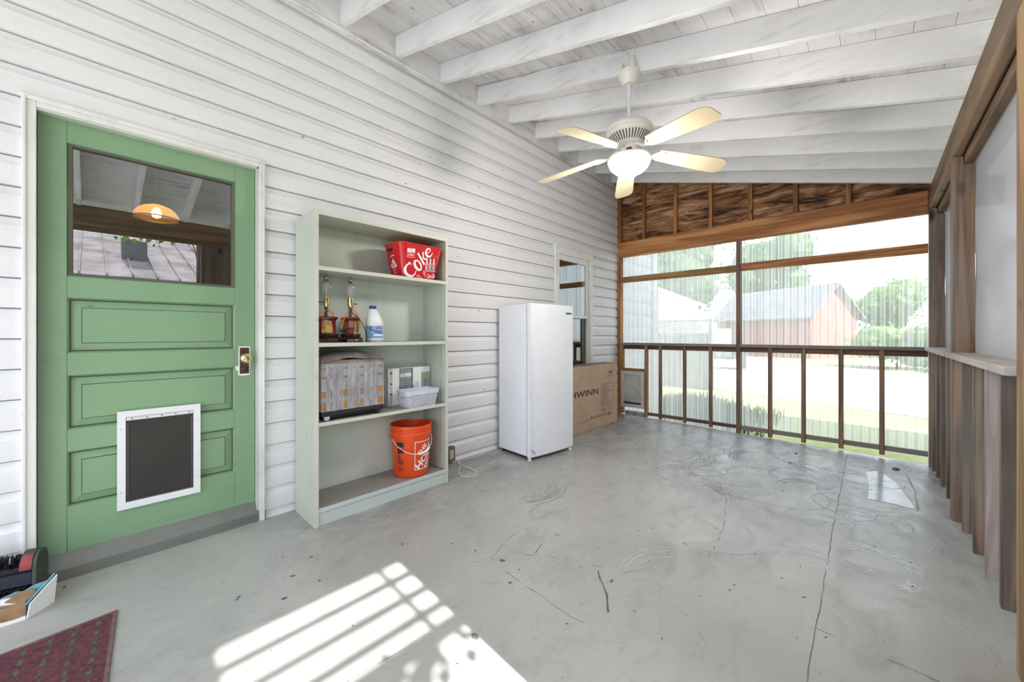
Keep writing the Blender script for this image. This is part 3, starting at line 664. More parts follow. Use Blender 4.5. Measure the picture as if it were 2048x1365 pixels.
MB().box(-.062, -.059, 3.85, 4.395, WZ0+.06, 1.34, 'wglass').build('lower_pane', ls)['label'] = 'lower window pane'

# ------------------------------------------------------------------ far end wall frame
YE = 5.28
board('end_beam', -.02, 3.14, YE, YE+.045, 2.268, 2.484, 'orx', 'wide amber wooden beam across the far wall under the gable', 'beam', bevel=.005)
board('wall_post', -.02, .045, YE, YE+.09, -.02, 2.268, 'orz', 'dark amber corner post against the white siding below the beam', 'post')
board('middle_post', 1.556, 1.598, YE-.012, YE+.09, fz(1.58)-.03, 2.268, 'brz', 'tall narrow brown post in the middle of the clear end wall', 'post')
board('end_rail', .045, 1.556, YE, YE+.04, 1.893, 1.975, 'olx', 'yellowish upper rail left of the tall middle post', 'rail')
board('end_rail', 1.604, 3.14, YE, YE+.04, 1.900, 1.988, 'orx', 'reddish upper rail right of the tall middle post', 'rail')
board('waist_rail', .045, 1.556, YE-.03, YE+.06, .985, 1.020, 'brx', 'grey weathered waist rail cap left of the middle post', 'rail')
board('waist_rail', 1.598, 3.14, YE-.03, YE+.06, .987, 1.022, 'brx', 'grey weathered waist rail cap right of the middle post', 'rail')
board('under_rail', .045, 1.556, YE+.02, YE+.058, .928, .985, 'dkx', 'dark brown rail beneath the left waist rail cap', 'rail')
board('under_rail', 1.598, 3.14, YE+.02, YE+.058, .930, .987, 'dkx', 'dark brown rail beneath the right waist rail cap', 'rail')
board('bottom_rail', .455, 1.556, YE+.012, YE+.05, .005, .045, 'dkx', 'dark bottom rail near the floor left of the middle post', 'rail')
board('bottom_rail', 1.598, 3.14, YE+.012, YE+.05, .000, .047, 'brx', 'grey brown bottom rail near the floor right of the middle post', 'rail')
for i, x in enumerate((.632, .953, 1.268)): board('baluster', x-.019, x+.019, YE-.01, YE+.03, -.02, .985, 'brz', 'dark brown baluster, %s one left of the tall middle post' % ORD(2-i), 'baluster', 'balusters of the far wall')
for i, x in enumerate((1.899, 2.207, 2.52, 2.828)): board('baluster', x-.020, x+.020, YE-.01, YE+.03, -.04, .987, 'brz', 'brown baluster, %s one right of the tall middle post' % ORD(i), 'baluster', 'balusters of the far wall')
board('pet_door_stud', .046, .094, YE-.012, YE+.04, fz(.07)-.005, .985, 'olz', 'yellow pine stud left of the white pet door', 'stud')
board('pet_door_stud', .412, .455, YE-.012, YE+.04, fz(.43)-.005, .985, 'olz', 'yellow pine stud right of the white pet door', 'stud')
board('pet_door_header', .0935, .4125, YE-.008, YE+.035, .612, .652, 'olx', 'yellow pine crosspiece above the white pet door', 'rail')
pd = thing('pet_door', (.24, YE-.01, .094), 'grubby white pet door with cloudy flap set in the far wall', 'pet door')
p = MB(); a, b, cc, dd = .066, .414, .094, .612
for (y0, y1, z0, z1) in ((a, a+.045, cc, dd), (b-.045, b, cc, dd), (a+.045, b-.045, cc, cc+.05), (a+.045, b-.045, dd-.05, dd)): p.box(y0, y1, YE-.028, YE-.012, z0, z1, 'alum')
for i in range(7):
    for xx in (a+.012, b-.012): p.box(xx-.003, xx+.003, YE-.0295, YE-.028, cc+.05+i*.07-.003, cc+.05+i*.07+.003, 'darkmetal')
for i in range(4): p.box(a+.06+i*.07, a+.066+i*.07, YE-.0295, YE-.028, dd-.02, dd-.014, 'darkmetal')
p.build('pet_door_frame', pd, bevel=.003)
p = MB(); p.box(a+.045, b-.045, YE-.018, YE-.013, cc+.05, dd-.05, 'flapw'); p.build('pet_flap', pd)['label'] = 'cloudy grey flap'
MB().box(a+.048, b-.048, YE-.024, YE-.018, cc+.052, cc+.075, 'black').build('flap_magnet', pd)['label'] = 'black magnet strip along the flap bottom'
board('threshold_board', .10, .41, YE+.03, YE+.10, -.05, .028, 'fence', 'grey board lying in the gap under the pet door', 'board')
gs = []
for i, x in enumerate((.39, .825, 1.259, 1.697, 2.132, 2.579)):
    p = MB(); z1 = zb(x)+.13
    p.box(x-.021, x+.021, YE+.02, YE+.062, 2.484, z1, 'orz')
    tag(p.build('gable_stud', bevel=.003), 'short amber gable stud, %s from the house wall' % ORD(i), 'stud', 'gable studs')
board('gable_corner_stud', -.01, .052, YE, YE+.06, 2.484, 3.42, 'orz', 'tall amber stud at the gable end against the house wall', 'stud')
p = MB(); nz = 0
zz = 2.30
while zz < 3.5:
    h = .145; x1 = min(3.6, (3.50-zz)/.265)
    p.hexa([(-.02, YE+.066+.012*(nz % 2), zz), (x1, YE+.066+.012*(nz % 2), zz), (x1, YE+.10, zz), (-.02, YE+.10, zz), (-.02, YE+.066+.012*(nz % 2), zz+h), (max(.1, x1-.55), YE+.066+.012*(nz % 2), zz+h), (max(.1, x1-.55), YE+.10, zz+h), (-.02, YE+.10, zz+h)], 'rustic'); zz += h+.002; nz += 1
p.hexa([(-.02, YE+.09, 2.28), (3.6, YE+.09, 2.28), (3.6, YE+.12, 2.28), (-.02, YE+.12, 2.28), (-.02, YE+.09, zb(-.02)+.165), (3.6, YE+.09, zb(3.6)+.165), (3.6, YE+.12, zb(3.6)+.165), (-.02, YE+.12, zb(-.02)+.165)], 'rustic')
struct(p.build('wall_gable', smooth=False))
def corr(x0, x1, z0, z1, y, name, label, amp=.0075, pitch=.066):
    n = int((x1-x0)/pitch*10); vs = []
    for i in range(n+1):
        x = x0+(x1-x0)*i/n; yy = y+amp*math.sin(2*PI*x/pitch); vs += [(x, yy, z0), (x, yy, z1)]
    return tag(MB().add(vs, [(2*i, 2*i+1, 2*i+3, 2*i+2) for i in range(n)], 'corr').build(name, angle=80), label, 'panel', 'clear corrugated panels')
corr(.04, 1.60, -.10, 2.30, YE+.112, 'corrugated_panel', 'clear corrugated plastic sheet left of the tall middle post')
corr(1.57, 3.22, -.0, 2.30, YE+.128, 'corrugated_panel', 'clear corrugated plastic sheet right of the tall middle post')
# ------------------------------------------------------------------ right wall frame
XR = 3.14
p = MB(); p.prism([(XR, 2.30), (XR+.045, 2.285), (XR+.05, 2.30), (XR+.05, 2.50), (XR, 2.482)], 'y', -2.0, 5.32, 'bty')
tag(p.build('eave_beam', bevel=.010), 'thick weathered beam under the rafter ends along the right wall', 'beam')
p = MB(); p.box(XR+.052, XR+.095, -1.7, 5.27, 2.235, 2.42, 'bty')
tag(p.build('header_board', bevel=.004), 'reddish board hanging below and behind the right eave beam', 'beam')
def notched(y0, y1, m, label, x1=.097):
    p = MB(); z0 = fz(XR)-.02
    p.prism([(XR, z0), (XR+x1, z0), (XR+x1, 2.234), (XR+.050, 2.234), (XR+.050, 2.286), (XR, 2.297)], 'y', y0, y1, m); tag(p.build('wall_post', bevel=.003), label, 'post')
notched(5.195, 5.275, 'btz', 'grey knotty corner post where right and far walls meet')
notched(3.80, 3.90, 'btz', 'knotty brown post standing midway along the right wall')
notched(2.165, 2.262, 'btz2', 'light brown post at the right edge of the photo')
def sillb(y0, y1, label):
    p = MB(); p.box(XR-.03, XR+.10, y0, y1, .992, 1.026, 'sillw'); tag(p.build('window_sill', bevel=.004), label, 'sill', 'right wall sills')
sillb(3.905, 5.19, 'grey sill board on the right wall beyond the knotty post')
sillb(2.268, 3.80, 'longer pale sill board on the right wall before the knotty post')
FY = [(4.934, 'fin', 'far'), (4.614, 'fin', 'far'), (4.336, 'fin', 'far'), (4.027, 'fin', 'far'), (3.389, 'fin', 'near'), (3.06, 'fin', 'near'), (2.763, 'finp', 'near'), (2.478, 'fin', 'near')]
FZ = {4.934: -.03, 4.614: .0, 4.336: .008, 4.027: .015, 3.389: .02, 3.06: .035, 2.763: .045, 2.478: .055}
cnt = {'far': 0, 'near': 0}
for y, mm, side in FY:
    i = cnt[side]; cnt[side] += 1
    if mm == 'finp': lb = 'pale bleached upright picket under the near right sill'
    elif side == 'far': lb = 'grey brown upright picket, %s past the knotty post toward the far corner' % ORD(3-i)
    else: lb = {0: 'grey brown upright picket next to the knotty post under the near sill', 1: 'grey brown upright picket just beyond the pale one', 2: '', 3: 'grey brown upright picket nearest the light post at the photo edge'}[i]
    p = MB(); p.box(XR-.004, XR+.088, y-.019, y+.019, FZ[y]-.005, .992, mm); tag(p.build('picket', bevel=.003), lb, 'picket', 'pickets of the right wall')
for y0, y1, lb in ((2.262, 3.80, 'low rail behind the near pickets of the right wall'), (3.90, 5.195, 'low rail behind the far pickets of the right wall')):
    board('picket_rail', XR+.09, XR+.128, y0, y1, .02, .10, 'fin', lb, 'rail', 'low rails behind pickets')
def filmsheet(y0, y1, label):
    ny, nz = 24, 20; p = MB()
    grid_patch(p, 0, 1, 0, 1, lambda u, v: (XR+.100+.006*math.sin(7*u+5*v)*math.sin(PI*u)*math.sin(PI*v)+.004*math.sin(19*u-11*v)*math.sin(PI*v), y0+(y1-y0)*u, 1.0+1.30*v), 'film', ny, nz)
    tag(p.build('plastic_film', angle=90), label, 'plastic sheet', 'plastic films of the right wall')
filmsheet(2.20, 3.848, 'wide cloudy plastic film between the knotty post and photo edge')
filmsheet(3.852, 5.26, 'narrow looking cloudy plastic film between knotty post and far corner')
vs = []; n = int(3.2/.066*6)
for i in range(n+1):
    y = 2.18+3.15*i/n; xx = XR+.140+.007*math.sin(2*PI*y/.066); vs += [(xx, y, -.02), (xx, y, 1.0)]
tag(MB().add(vs, [(2*i, 2*i+1, 2*i+3, 2*i+2) for i in range(n)], 'corr').build('corrugated_panel', angle=80), 'clear corrugated plastic sheet behind the pickets of the right wall', 'panel', 'clear corrugated panels')
# the near part of the right wall: an open bay; slats of a frame added outside throw the barred shadow on the floor
p = MB(); p.box(XR+.02, XR+.09, .925, 2.165, -.1, 2.233, 'fin'); p.box(XR+.02, XR+.09, -2.0, -.15, -.1, 1.0, 'fin'); p.box(XR+.02, XR+.09, -2.0, -1.7, 1.0, 2.30, 'fin')
struct(p.build('wall_right', bevel=.003))
ar = thing('shadow_slat_frame', (4.2, .25, -.5), 'slatted wooden arbor outside whose barred shadow falls on the porch floor', 'added_frame')
AX0, AX1 = 4.185, 4.215
MB().box(AX0, AX1, 1.03, 1.12, -.52, 3.30, 'brz').build('frame_post', ar); MB().box(AX0, AX1, -.75, -.66, -.52, 3.30, 'brz').build('frame_post', ar)
for z0, z1 in ((3.022, 3.28), (2.475, 2.546), (2.888, 2.922), (2.748, 2.782), (2.618, 2.652)): MB().box(AX0+.005, AX1-.005, -.66, 1.03, z0, z1, 'brz').build('frame_slat' if z1-z0 < .05 else 'frame_rail', ar)
MB().box(AX0, AX1, .738, .766, 2.546, 3.022, 'brz').build('frame_stile', ar); MB().box(AX0, AX1, -.66, .102, 2.46, 3.28, 'brz').build('sun_block_panel', ar)  # solid panel added to cut off one side of the sun patch

# ------------------------------------------------------------------ ceiling fan
FXc, FYc = 1.566, 2.445
fan = thing('ceiling_fan', (FXc, FYc, 2.2), 'off white five blade ceiling fan with lit bowl light hanging from a rafter', 'ceiling fan')
p = MB(); C = (FXc, FYc, 0)
p.lathe([(.060, 2.895), (.068, 2.892), (.070, 2.868), (.060, 2.85), (.045, 2.815), (.040, 2.808), (.0005, 2.807)], C, 'fanw', 32, cap0=True); p.build('canopy', fan)
p = MB(); p.box(FXc-.035, FXc+.035, 2.447, 2.462, 2.87, 3.0, 'fanw'); p.box(FXc-.05, FXc-.03, 2.40, 2.455, 2.885, 2.95, 'fanw'); p.box(FXc+.03, FXc+.05, 2.40, 2.455, 2.885, 2.95, 'fanw'); p.build('hanger_bracket', fan, bevel=.002)
p = MB(); p.lathe([(.011, 2.81), (.011, 2.54)], C, 'fanw', 14); p.build('downrod', fan)
p = MB(); p.lathe([(.012, 2.553), (.06, 2.552), (.10, 2.545), (.132, 2.53), (.149, 2.512), (.155, 2.498), (.155, 2.484), (.149, 2.480), (.148, 2.474), (.140, 2.462), (.085, 2.408), (.060, 2.395), (.0005, 2.394)], C, 'fanw', 48, cap0=True)
mo = p.build('motor_housing', fan)
p = MB()
for i in range(40):
    a = 2*PI*i/40; R = Matrix.Translation(C) @ Matrix.Rotation(a, 4, 'Z')
    q = [(.093, -.0030, 2.4158), (.136, -.0042, 2.4581), (.136, .0042, 2.4581), (.093, .0030, 2.4158)]
    p.add([R @ Vector(v)+Vector((0, 0, -.0018)) for v in q], [(0, 1, 2, 3)], 'darkmetal')
p.build('motor_vents', mo)['label'] = 'ring of dark vent slots'
p = MB(); p.lathe([(.055, 2.396), (.058, 2.37), (.050, 2.35), (.048, 2.335), (.075, 2.328), (.128, 2.322), (.140, 2.316), (.142, 2.300), (.138, 2.296)], C, 'fanw', 40); p.box(FXc+.01, FXc+.04, FYc-.062, FYc-.045, 2.345, 2.365, 'rust'); p.build('light_fitter', fan)
p = MB(); p.lathe([(.136, 2.302), (.134, 2.285), (.120, 2.255), (.095, 2.232), (.068, 2.220), (.050, 2.208), (.035, 2.192), (.018, 2.183), (.0005, 2.181)], C, 'bowl', 40); p.build('light_bowl', fan)['label'] = 'glowing opal glass bowl'
def blade_mesh():
    b = MB(); out = [(.20, .050), (.30, .058), (.45, .066), (.58, .071), (.625, .069), (.650, .055), (.662, .036)]
    pts = out+[(r, -h) for r, h in out[::-1]]
    def T(r, h, dz): 
        zz = 2.350-.060*(r-.20)/.46
        return (r, h, zz-h*.22+dz)
    n = len(pts); vs = [T(r, h, -.003) for r, h in pts]+[T(r, h, .003) for r, h in pts]
    b.add(vs, [list(range(n))[::-1], list(range(n, 2*n))]+[(i, (i+1) % n, n+(i+1) % n, n+i) for i in range(n)], 'cream'); return b
def iron_mesh():
    b = MB()
    b.tube([(.07, 0, 2.388), (.10, 0, 2.372), (.13, 0, 2.348), (.165, 0, 2.344), (.19, 0, 2.346)], .009, 'fanw', 8, 1)
    for s in (-1, 1):
        b.tube([(.155, 0, 2.345), (.19, s*.035, 2.345-s*.007), (.235, s*.040, 2.341-s*.008), (.25, s*.02, 2.339-s*.004)], .006, 'fanw', 8, 2)
        b.tube([(.17, 0, 2.345), (.205, s*.016, 2.343-s*.003), (.25, s*.02, 2.339-s*.004)], .005, 'fanw', 6, 1)
    b.tube([(.17, 0, 2.345), (.265, 0, 2.337)], .006, 'fanw', 8); return b
b0 = blade_mesh().build('fan_blade', angle=50); i0 = iron_mesh().build('blade_iron', angle=60)
for k in range(5):
    a = math.radians(48+72*k)
    bo = b0 if k == 0 else b0.copy(); io = i0 if k == 0 else i0.copy()
    if k: COL.objects.link(bo); COL.objects.link(io)
    for o in (bo, io): o.location = (FXc, FYc, 0); o.rotation_euler = (0, 0, a)
    bo.parent = fan; bo.matrix_parent_inverse = fan.matrix_basis.inverted(); io.parent = bo; io.matrix_parent_inverse = (bo.matrix_basis).inverted()
    bo['label'] = 'cream fan blade'

# wiring along the ledger and the rafter
p = MB(); p.tube([(.047, .85, 3.268), (.047, 1.1, 3.272), (.047, 1.55, 3.266), (.047, 2.0, 3.272), (.047, 2.42, 3.266), (.05, 2.455, 3.30), (.05, 2.458, 3.36), (.08, 2.4575, 3.43), (.3, 2.4575, 3.385), (.55, 2.4575, 3.30), (.8, 2.4575, 3.262), (1.05, 2.4575, 3.19), (1.3, 2.4575, 3.13), (1.46, 2.4575, 3.085), (1.53, 2.4575, 3.06), (1.56, 2.4575, 3.01)], .0055, 'ceil', 8, 1)
tag(p.build('electric_cable'), 'white painted cable run along the ledger and rafter to the fan', 'cable')

# ------------------------------------------------------------------ bookcase
bc = thing('bookcase', (.18, 1.40, 0), 'tall pale grey green wooden bookcase with open shelves against the siding', 'bookcase')
BX0, BX1, BY0, BY1 = .022, .335, .902, 1.892; zF = -.012
p = MB(); p.box(BX0, BX1-.001, BY0, BY0+.024, zF, 1.872, 'shelf'); p.box(BX1-.0012, BX1, BY0, BY0+.024, zF, 1.872, 'shelfedge'); p.build('side_panel', bc, bevel=.0015)
p = MB(); p.box(BX0, BX1-.001, BY1-.024, BY1, zF, 1.862, 'shelf'); p.box(BX1-.0012, BX1, BY1-.024, BY1, zF, 1.862, 'shelfedge'); sp = p.build('side_panel', bc, bevel=.0015)
p = MB(); p.box(BX0, BX1-.001, BY0-.001, BY1+.001, 1.862, 1.890, 'shelf'); p.box(BX1-.001, BX1+.001, BY0-.001, BY1+.001, 1.862, 1.890, 'shelfedge'); p.build('top_panel', bc, bevel=.0015)
MB().box(BX0, BX0+.008, BY0+.02, BY1-.02, .05, 1.87, 'shelfback').build('back_panel', bc)['label'] = 'pale green back panel'
SH = [(1.553, .023), (1.091, .023), (.611, .022)]
for z, t in SH:
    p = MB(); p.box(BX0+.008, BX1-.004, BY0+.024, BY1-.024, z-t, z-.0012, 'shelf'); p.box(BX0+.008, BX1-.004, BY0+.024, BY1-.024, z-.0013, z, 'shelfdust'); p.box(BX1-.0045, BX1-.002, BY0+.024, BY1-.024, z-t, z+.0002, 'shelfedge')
    p.build('shelf_board', bc)
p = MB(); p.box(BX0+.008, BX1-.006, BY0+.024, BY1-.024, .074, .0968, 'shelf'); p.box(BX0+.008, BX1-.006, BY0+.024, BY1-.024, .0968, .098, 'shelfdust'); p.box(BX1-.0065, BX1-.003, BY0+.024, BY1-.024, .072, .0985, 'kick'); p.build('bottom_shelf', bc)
MB().box(BX1-.026, BX1-.010, BY0+.024, BY1-.024, -.008, .072, 'kick').build('kickboard', bc, bevel=.001)['label'] = 'pale blue grey kickboard'
for x in (BX0+.06, BX1-.055):
    p = MB(); p.box(x-.006, x+.006, BY1-.0262, BY1-.0238, .11, 1.85, 'pgrey')
    for i in range(86): p.box(x-.0022, x+.0022, BY1-.0268, BY1-.0255, .12+i*.02, .128+i*.02, 'pdark')
    p.build('shelf_standard', sp)['label'] = 'slotted metal shelf strip'

# --- red tub on the top shelf
tub = thing('beverage_tub', (.23, 1.65, 1.553), 'red oval metal drink tub with white cola lettering on the top shelf', 'tub')
tz0, tz1 = 1.5545, 1.795
def tub_ring(t, grow=0):
    x0, x1, y0, y1 = .125-.02*t-grow, .318+.032*t+grow, 1.505-.045*t-grow, 1.790+.055*t+grow; r = .055; ring = []
    for cx, cy, a0 in ((x1-r, y0+r, -PI/2), (x1-r, y1-r, 0), (x0+r, y1-r, PI/2), (x0+r, y0+r, PI)):
        for i in range(9): a = a0+PI/2*i/8; ring.append((cx+r*math.cos(a), cy+r*math.sin(a), tz0+(tz1-tz0)*t))
    return ring
p = MB(); p.loft([tub_ring(t) for t in (0, .05, .86, .88, .90, .92, .985)], 'red', True, False)
ins = [[(x, y, z) for x, y, z in tub_ring(t, -.004)] for t in (.985, .05)]; p.loft(ins, 'red', False, True); p.build('tub_body', tub)
p = MB(); rg = tub_ring(.99, .001); p.tube(rg+[rg[0]], .004, 'redl', 8); p.build('tub_rim', tub)
def TF(y, z): t = (z-tz0)/(tz1-tz0); return (.318+.032*t+.0008, y, z)
def TFe(e): return lambda y, z: (TF(y, z)[0]+e, y, z)
def px(u, v):   # print layout: sheet units to the tub front
    return (1.505+(u-600)*.000288-(.00000) , 1.5545+(1090-v)*.000262+(u-600)*.0000255)
def lay(fn): return lambda u, v: fn(*px(u, v))
p = MB(); W = lay(TFe(.0008))
stroke(p, [(800, 765), (735, 745), (665, 800), (630, 890), (650, 990), (740, 1070), (850, 1085), (930, 1030), (955, 930)], [16, 34, 52, 76, 84, 66, 50, 34, 14], W, 'pwhite'); p.add([W(*q) for q in ((745, 690), (825, 775), (760, 760), (700, 745))], [(0, 1, 2, 3)], 'pwhite')
n = 28; ca, sa = math.cos(math.radians(56)), math.sin(math.radians(56)); vs = []
for i in range(n):
    t = 2*PI*i/n
    for a, b, ox, oy in ((172, 108, 990, 785), (118, 48, 1000, 775)):
        ex, ey = a*math.cos(t), b*math.sin(t); vs.append(W(ox+ex*ca-ey*sa, oy+ex*sa+ey*ca))
p.add(vs, [(2*i, 2*i+1, (2*i+3) % (2*n), (2*i+2) % (2*n)) for i in range(n)], 'pwhite')
for poly in ([(935, 490), (985, 425), (1000, 455), (1205, 735), (1165, 780), (960, 480)], [(1080, 455), (1135, 395), (1140, 430), (1150, 585), (1115, 610), (1105, 455)], [(1125, 590), (1150, 560), (1240, 590), (1245, 625), (1190, 625)]): p.add([W(*q) for q in poly], [list(range(len(poly)))], 'pwhite')
stroke(p, [(1245, 455), (1300, 400), (1345, 350), (1300, 300), (1235, 320), (1195, 410), (1225, 500), (1300, 540), (1375, 500), (1410, 405)], [16, 18, 22, 34, 46, 58, 66, 56, 36, 8], W, 'pwhite')
p.build('lettering', tub, smooth=False)['label'] = 'large white diagonal cola lettering'
p = MB(); W1 = lay(TFe(.0005)); W2 = lay(TFe(.0011)); W3 = lay(TFe(.0014))
grid_patch(p, 655, 890, 590, 335, W1, 'redp'); grid_patch(p, 668, 880, 440, 345, W2, 'pwhite'); grid_patch(p, 668, 880, 565, 470, W2, 'redl'); grid_patch(p, 690, 860, 420, 405, W3, 'pgrey'); grid_patch(p, 740, 800, 390, 360, W3, 'pgrey'); stroke(p, [(680, 530), (740, 500), (800, 520), (860, 515)], [8, 22, 22, 8], W3, 'pwhite')
p.build('badge_print', tub, smooth=False)['label'] = 'small white and red badge print'
p = MB()
p.add([W1(*q) for q in ((960, 1090), (1010, 1020), (1150, 1120), (1150, 1150))], [(0, 1, 2, 3)], 'redp')
p.add([W1(*q) for q in ((1160, 900), (1240, 960), (1240, 1120), (1160, 1000))], [(0, 1, 2, 3)], 'redp')
for i in range(3):
    x = 1255+i*105
    poly = [(x-26, 690), (x-22, 600), (x-30, 575), (x+30, 575), (x+22, 600), (x+30, 690), (x+44, 760), (x+34, 830), (x+40, 930), (x-40, 930), (x-34, 830), (x-44, 760)]
    p.add([W1(*q) for q in poly], [list(range(len(poly)))], 'pgrey'); grid_patch(p, x-26, x+26, 830, 740, W2, 'red'); grid_patch(p, x-22, x+24, 915, 850, W2, 'pdark'); grid_patch(p, x-8, x+8, 900, 600, W3, 'pwhite')
grid_patch(p, 1235, 1560, 945, 930, W2, 'pgrey')
put_text(p, 'Coca-Cola', lambda x, y: W2(x, y), 'pwhite', fit=(1285, 1530, 1130, 1000), shear=.35, offset=.012)
stroke(p, [(1400, 520), (1480, 500), (1600, 540)], [4, 10, 4], W1, 'redp'); grid_patch(p, 1240, 1246, 1160, 990, W1, 'redp')
p.build('printed_artwork', tub, smooth=False)['label'] = 'printed bottles and small white script'
def TS(x, z): t = (z-tz0)/(tz1-tz0); return (x, 1.505-.045*t-.0008, z)
p = MB()
pts = [(.205+.040*math.cos(a)*(1), 1.752+.012*math.sin(a)) for a in [2*PI*i/20 for i in range(20)]]
p.add([TS(x, z) for x, z in pts], [list(range(20))], 'pdark'); p.build('handle_slot', tub, smooth=False)['label'] = 'dark oval handle slot'
p = MB(); p.add([TS(x, z) for x, z in ((.185, 1.64), (.225, 1.69), (.262, 1.635), (.22, 1.60))], [(0, 1, 2, 3)], 'pwhite'); TS2 = lambda x, z: (TS(x, z)[0], TS(x, z)[1]-.0006, z)
for i in range(3): p.add([TS2(x+.203+i*.012, z) for x, z in ((0, 1.632), (.008, 1.632), (.006, 1.662), (.002, 1.662))], [(0, 1, 2, 3)], 'pdark')
p.add([TS2(x, z) for x, z in ((.20, 1.612), (.245, 1.612), (.25, 1.626), (.195, 1.626))], [(0, 1, 2, 3)], 'redl'); stroke(p, [(.195, 1.702), (.225, 1.712), (.25, 1.706)], [.003, .008, .003], TS, 'pwhite'); stroke(p, [(.215, 1.585), (.232, 1.592), (.246, 1.59)], [.003, .008, .003], TS, 'pwhite'); p.build('end_emblem', tub, smooth=False)['label'] = 'white diamond emblem on the tub end'

# --- two table lamps
def lamp(x, y, rot, z0=1.091):
    t = empty('table_lamp', (x, y, z0)); Rm = Matrix.Translation((x, y, z0)) @ Matrix.Rotation(rot, 4, 'Z')
    def pill(a, b, ch, z): return [Rm @ Vector(q) for q in ((a-ch, -b, z), (a, -b+ch, z), (a, b-ch, z), (a-ch, b, z), (-a+ch, b, z), (-a, b-ch, z), (-a, -b+ch, z), (-a+ch, -b, z))]
    p = MB(); p.loft([pill(.085, .058, .03, .0), pill(.085, .058, .03, .022), pill(.076, .050, .028, .034), pill(.068, .043, .026, .040), pill(.066, .042, .026, .05)], 'mahog'); p.build('lamp_base', t, bevel=.002)['label'] = 'dark wooden foot'
    p = MB(); p.loft([pill(.064, .040, .024, .048), pill(.056, .034, .022, .06), pill(.056, .034, .022, .15), pill(.070, .044, .026, .166), pill(.070, .044, .026, .172), pill(.05, .03, .018, .178)], 'lred'); bd = p.build('lamp_body', t, bevel=.0015); bd['label'] = 'red lacquered body'
    p = MB(); e = .0008
    for sx in (-1, 1):
        p.add([Rm @ Vector((sx*(.056+e), yy, zz)) for yy, zz in ((-.010, .066), (.010, .066), (.011, .10), (.008, .145), (-.008, .145), (-.011, .10))], [range(6)], 'gold')
        p.add([Rm @ Vector((xx, sx*(.034+e), zz)) for xx, zz in ((-.030, .066), (.030, .066), (.032, .1), (.026, .145), (0, .15), (-.026, .145), (-.032, .1))], [range(7)], 'gold')
    p.build('gold_panel', bd, smooth=False)
    p = MB(); p.lathe([(.014, .176), (.011, .182), (.0105, .235), (.013, .238)], (x, y, z0), 'darkmetal', 18); p.build('lamp_neck', t)
    p = MB(); p.lathe([(.008, .236), (.014, .246), (.020, .262), (.0205, .30), (.018, .302), (.018, .312)], (x, y, z0), 'brass', 22, cap1=True)
    so = p.build('bulb_socket', t); p = MB(); s = 1 if rot < .5 else -1
    d0 = Rm.to_3x3().inverted() @ Vector((0, 1, 0))
    p.tube([(x, y+s*.018, z0+.272), (x+.004, y+s*.036, z0+.272)], .0025, 'black', 8); p.lathe([(.0005, -.006), (.006, 0), (.0005, .006)], (x+.004, y+s*.040, z0+.272), 'black', 10); p.build('switch_key', so)
    p = MB(); p.lathe([(.014, .311), (.0155, .325), (.024, .345), (.0325, .367), (.034, .385), (.030, .402), (.018, .415), (.0005, .419)], (x, y, z0), 'bulb', 26); p.build('light_bulb', t)['label'] = 'clear glass light bulb'
    p = MB(); p.lathe([(.006, .415), (.014, .418), (.012, .424), (.007, .428), (.012, .436), (.0125, .445), (.007, .449), (.0055, .458), (.009, .4585)], (x, y, z0), 'brassd', 18, cap1=True); p.lathe([(.0015, .31), (.0015, .415)], (x, y, z0), 'brassd', 6); p.build('finial', t)
    t.scale = (1, 1, .94); return t, Rm
la, Ra = lamp(.20, 1.022, 1.35); tag(la, 'red and gold table lamp against the bookcase side, broad face showing', 'lamp', 'red table lamps')
lb_, Rb = lamp(.20, 1.180, .12); tag(lb_, 'red and gold table lamp in a narrower view, nearer the bleach bottle', 'lamp', 'red table lamps')
for (t, cy, sgn) in ((la, 1.022, 1), (lb_, 1.18, 1)):
    p = MB(); z = 1.091; x = .20; pts = []
    for i in range(46):
        a = i*.55; rr = .082+.012*math.sin(i*1.7); ry = rr*(.95 if cy < 1.1 else .62)
        pts.append((min(.322, x+rr*math.cos(a)*(.75 if cy < 1.1 else 1.05)), max(.932, cy+ry*math.sin(a)), z+.046+.012*math.sin(i*2.3)+(.05*(i > 36)*(i-36)/10)))
    p.tube(pts, .0028, 'rubber', 6, 1); p.build('power_cord', t)['label'] = 'dark cord wound round the lamp'
p = MB(); x, y, z = .205, 1.18, 1.091
p.tube([(x-.01, y+.01, z+.20), (x-.03, y+.055, z+.17), (x-.02, y+.062, z+.10), (x, y+.05, z+.07)], .003, 'rubber', 6, 2); p.tube([(x+.02, y+.03, z+.18), (x+.03, y+.07, z+.12), (x+.05, y+.088, z+.05), (x+.05, y+.086, z+.004)], .003, 'rubber', 6, 2); p.build('cord_tail', lb_)
def ribbon(name, pts, wds, parent):
    p = MB(); vs = []
    P = [Vector(q) for q in pts]
    for _ in range(2):
        q = [P[0]]
        for a, b in zip(P, P[1:]): q += [a*.75+b*.25, a*.25+b*.75]
        q.append(P[-1]); P = q
    for i, v in enumerate(P): vs += [v+Vector((0, wds/2, wds*.25)), v-Vector((0, wds/2, wds*.25))]
    n = len(P); vs2 = [v+Vector((-.001, 0, 0)) for v in vs]
    p.add(vs, [(2*i, 2*i+1, 2*i+3, 2*i+2) for i in range(n-1)], 'ribbon'); p.add(vs2, [(2*i, 2*i+1, 2*i+3, 2*i+2) for i in range(n-1)], 'ribbon'); p.build(name, parent)['label'] = 'orange ribbon tied round the neck'
ribbon('ribbon', [(.215, 1.175, 1.31), (.22, 1.14, 1.285), (.215, 1.125, 1.22), (.22, 1.11, 1.19)], .011, lb_)
ribbon('ribbon', [(.215, 1.185, 1.31), (.222, 1.20, 1.30), (.225, 1.225, 1.25), (.225, 1.235, 1.18)], .010, lb_)
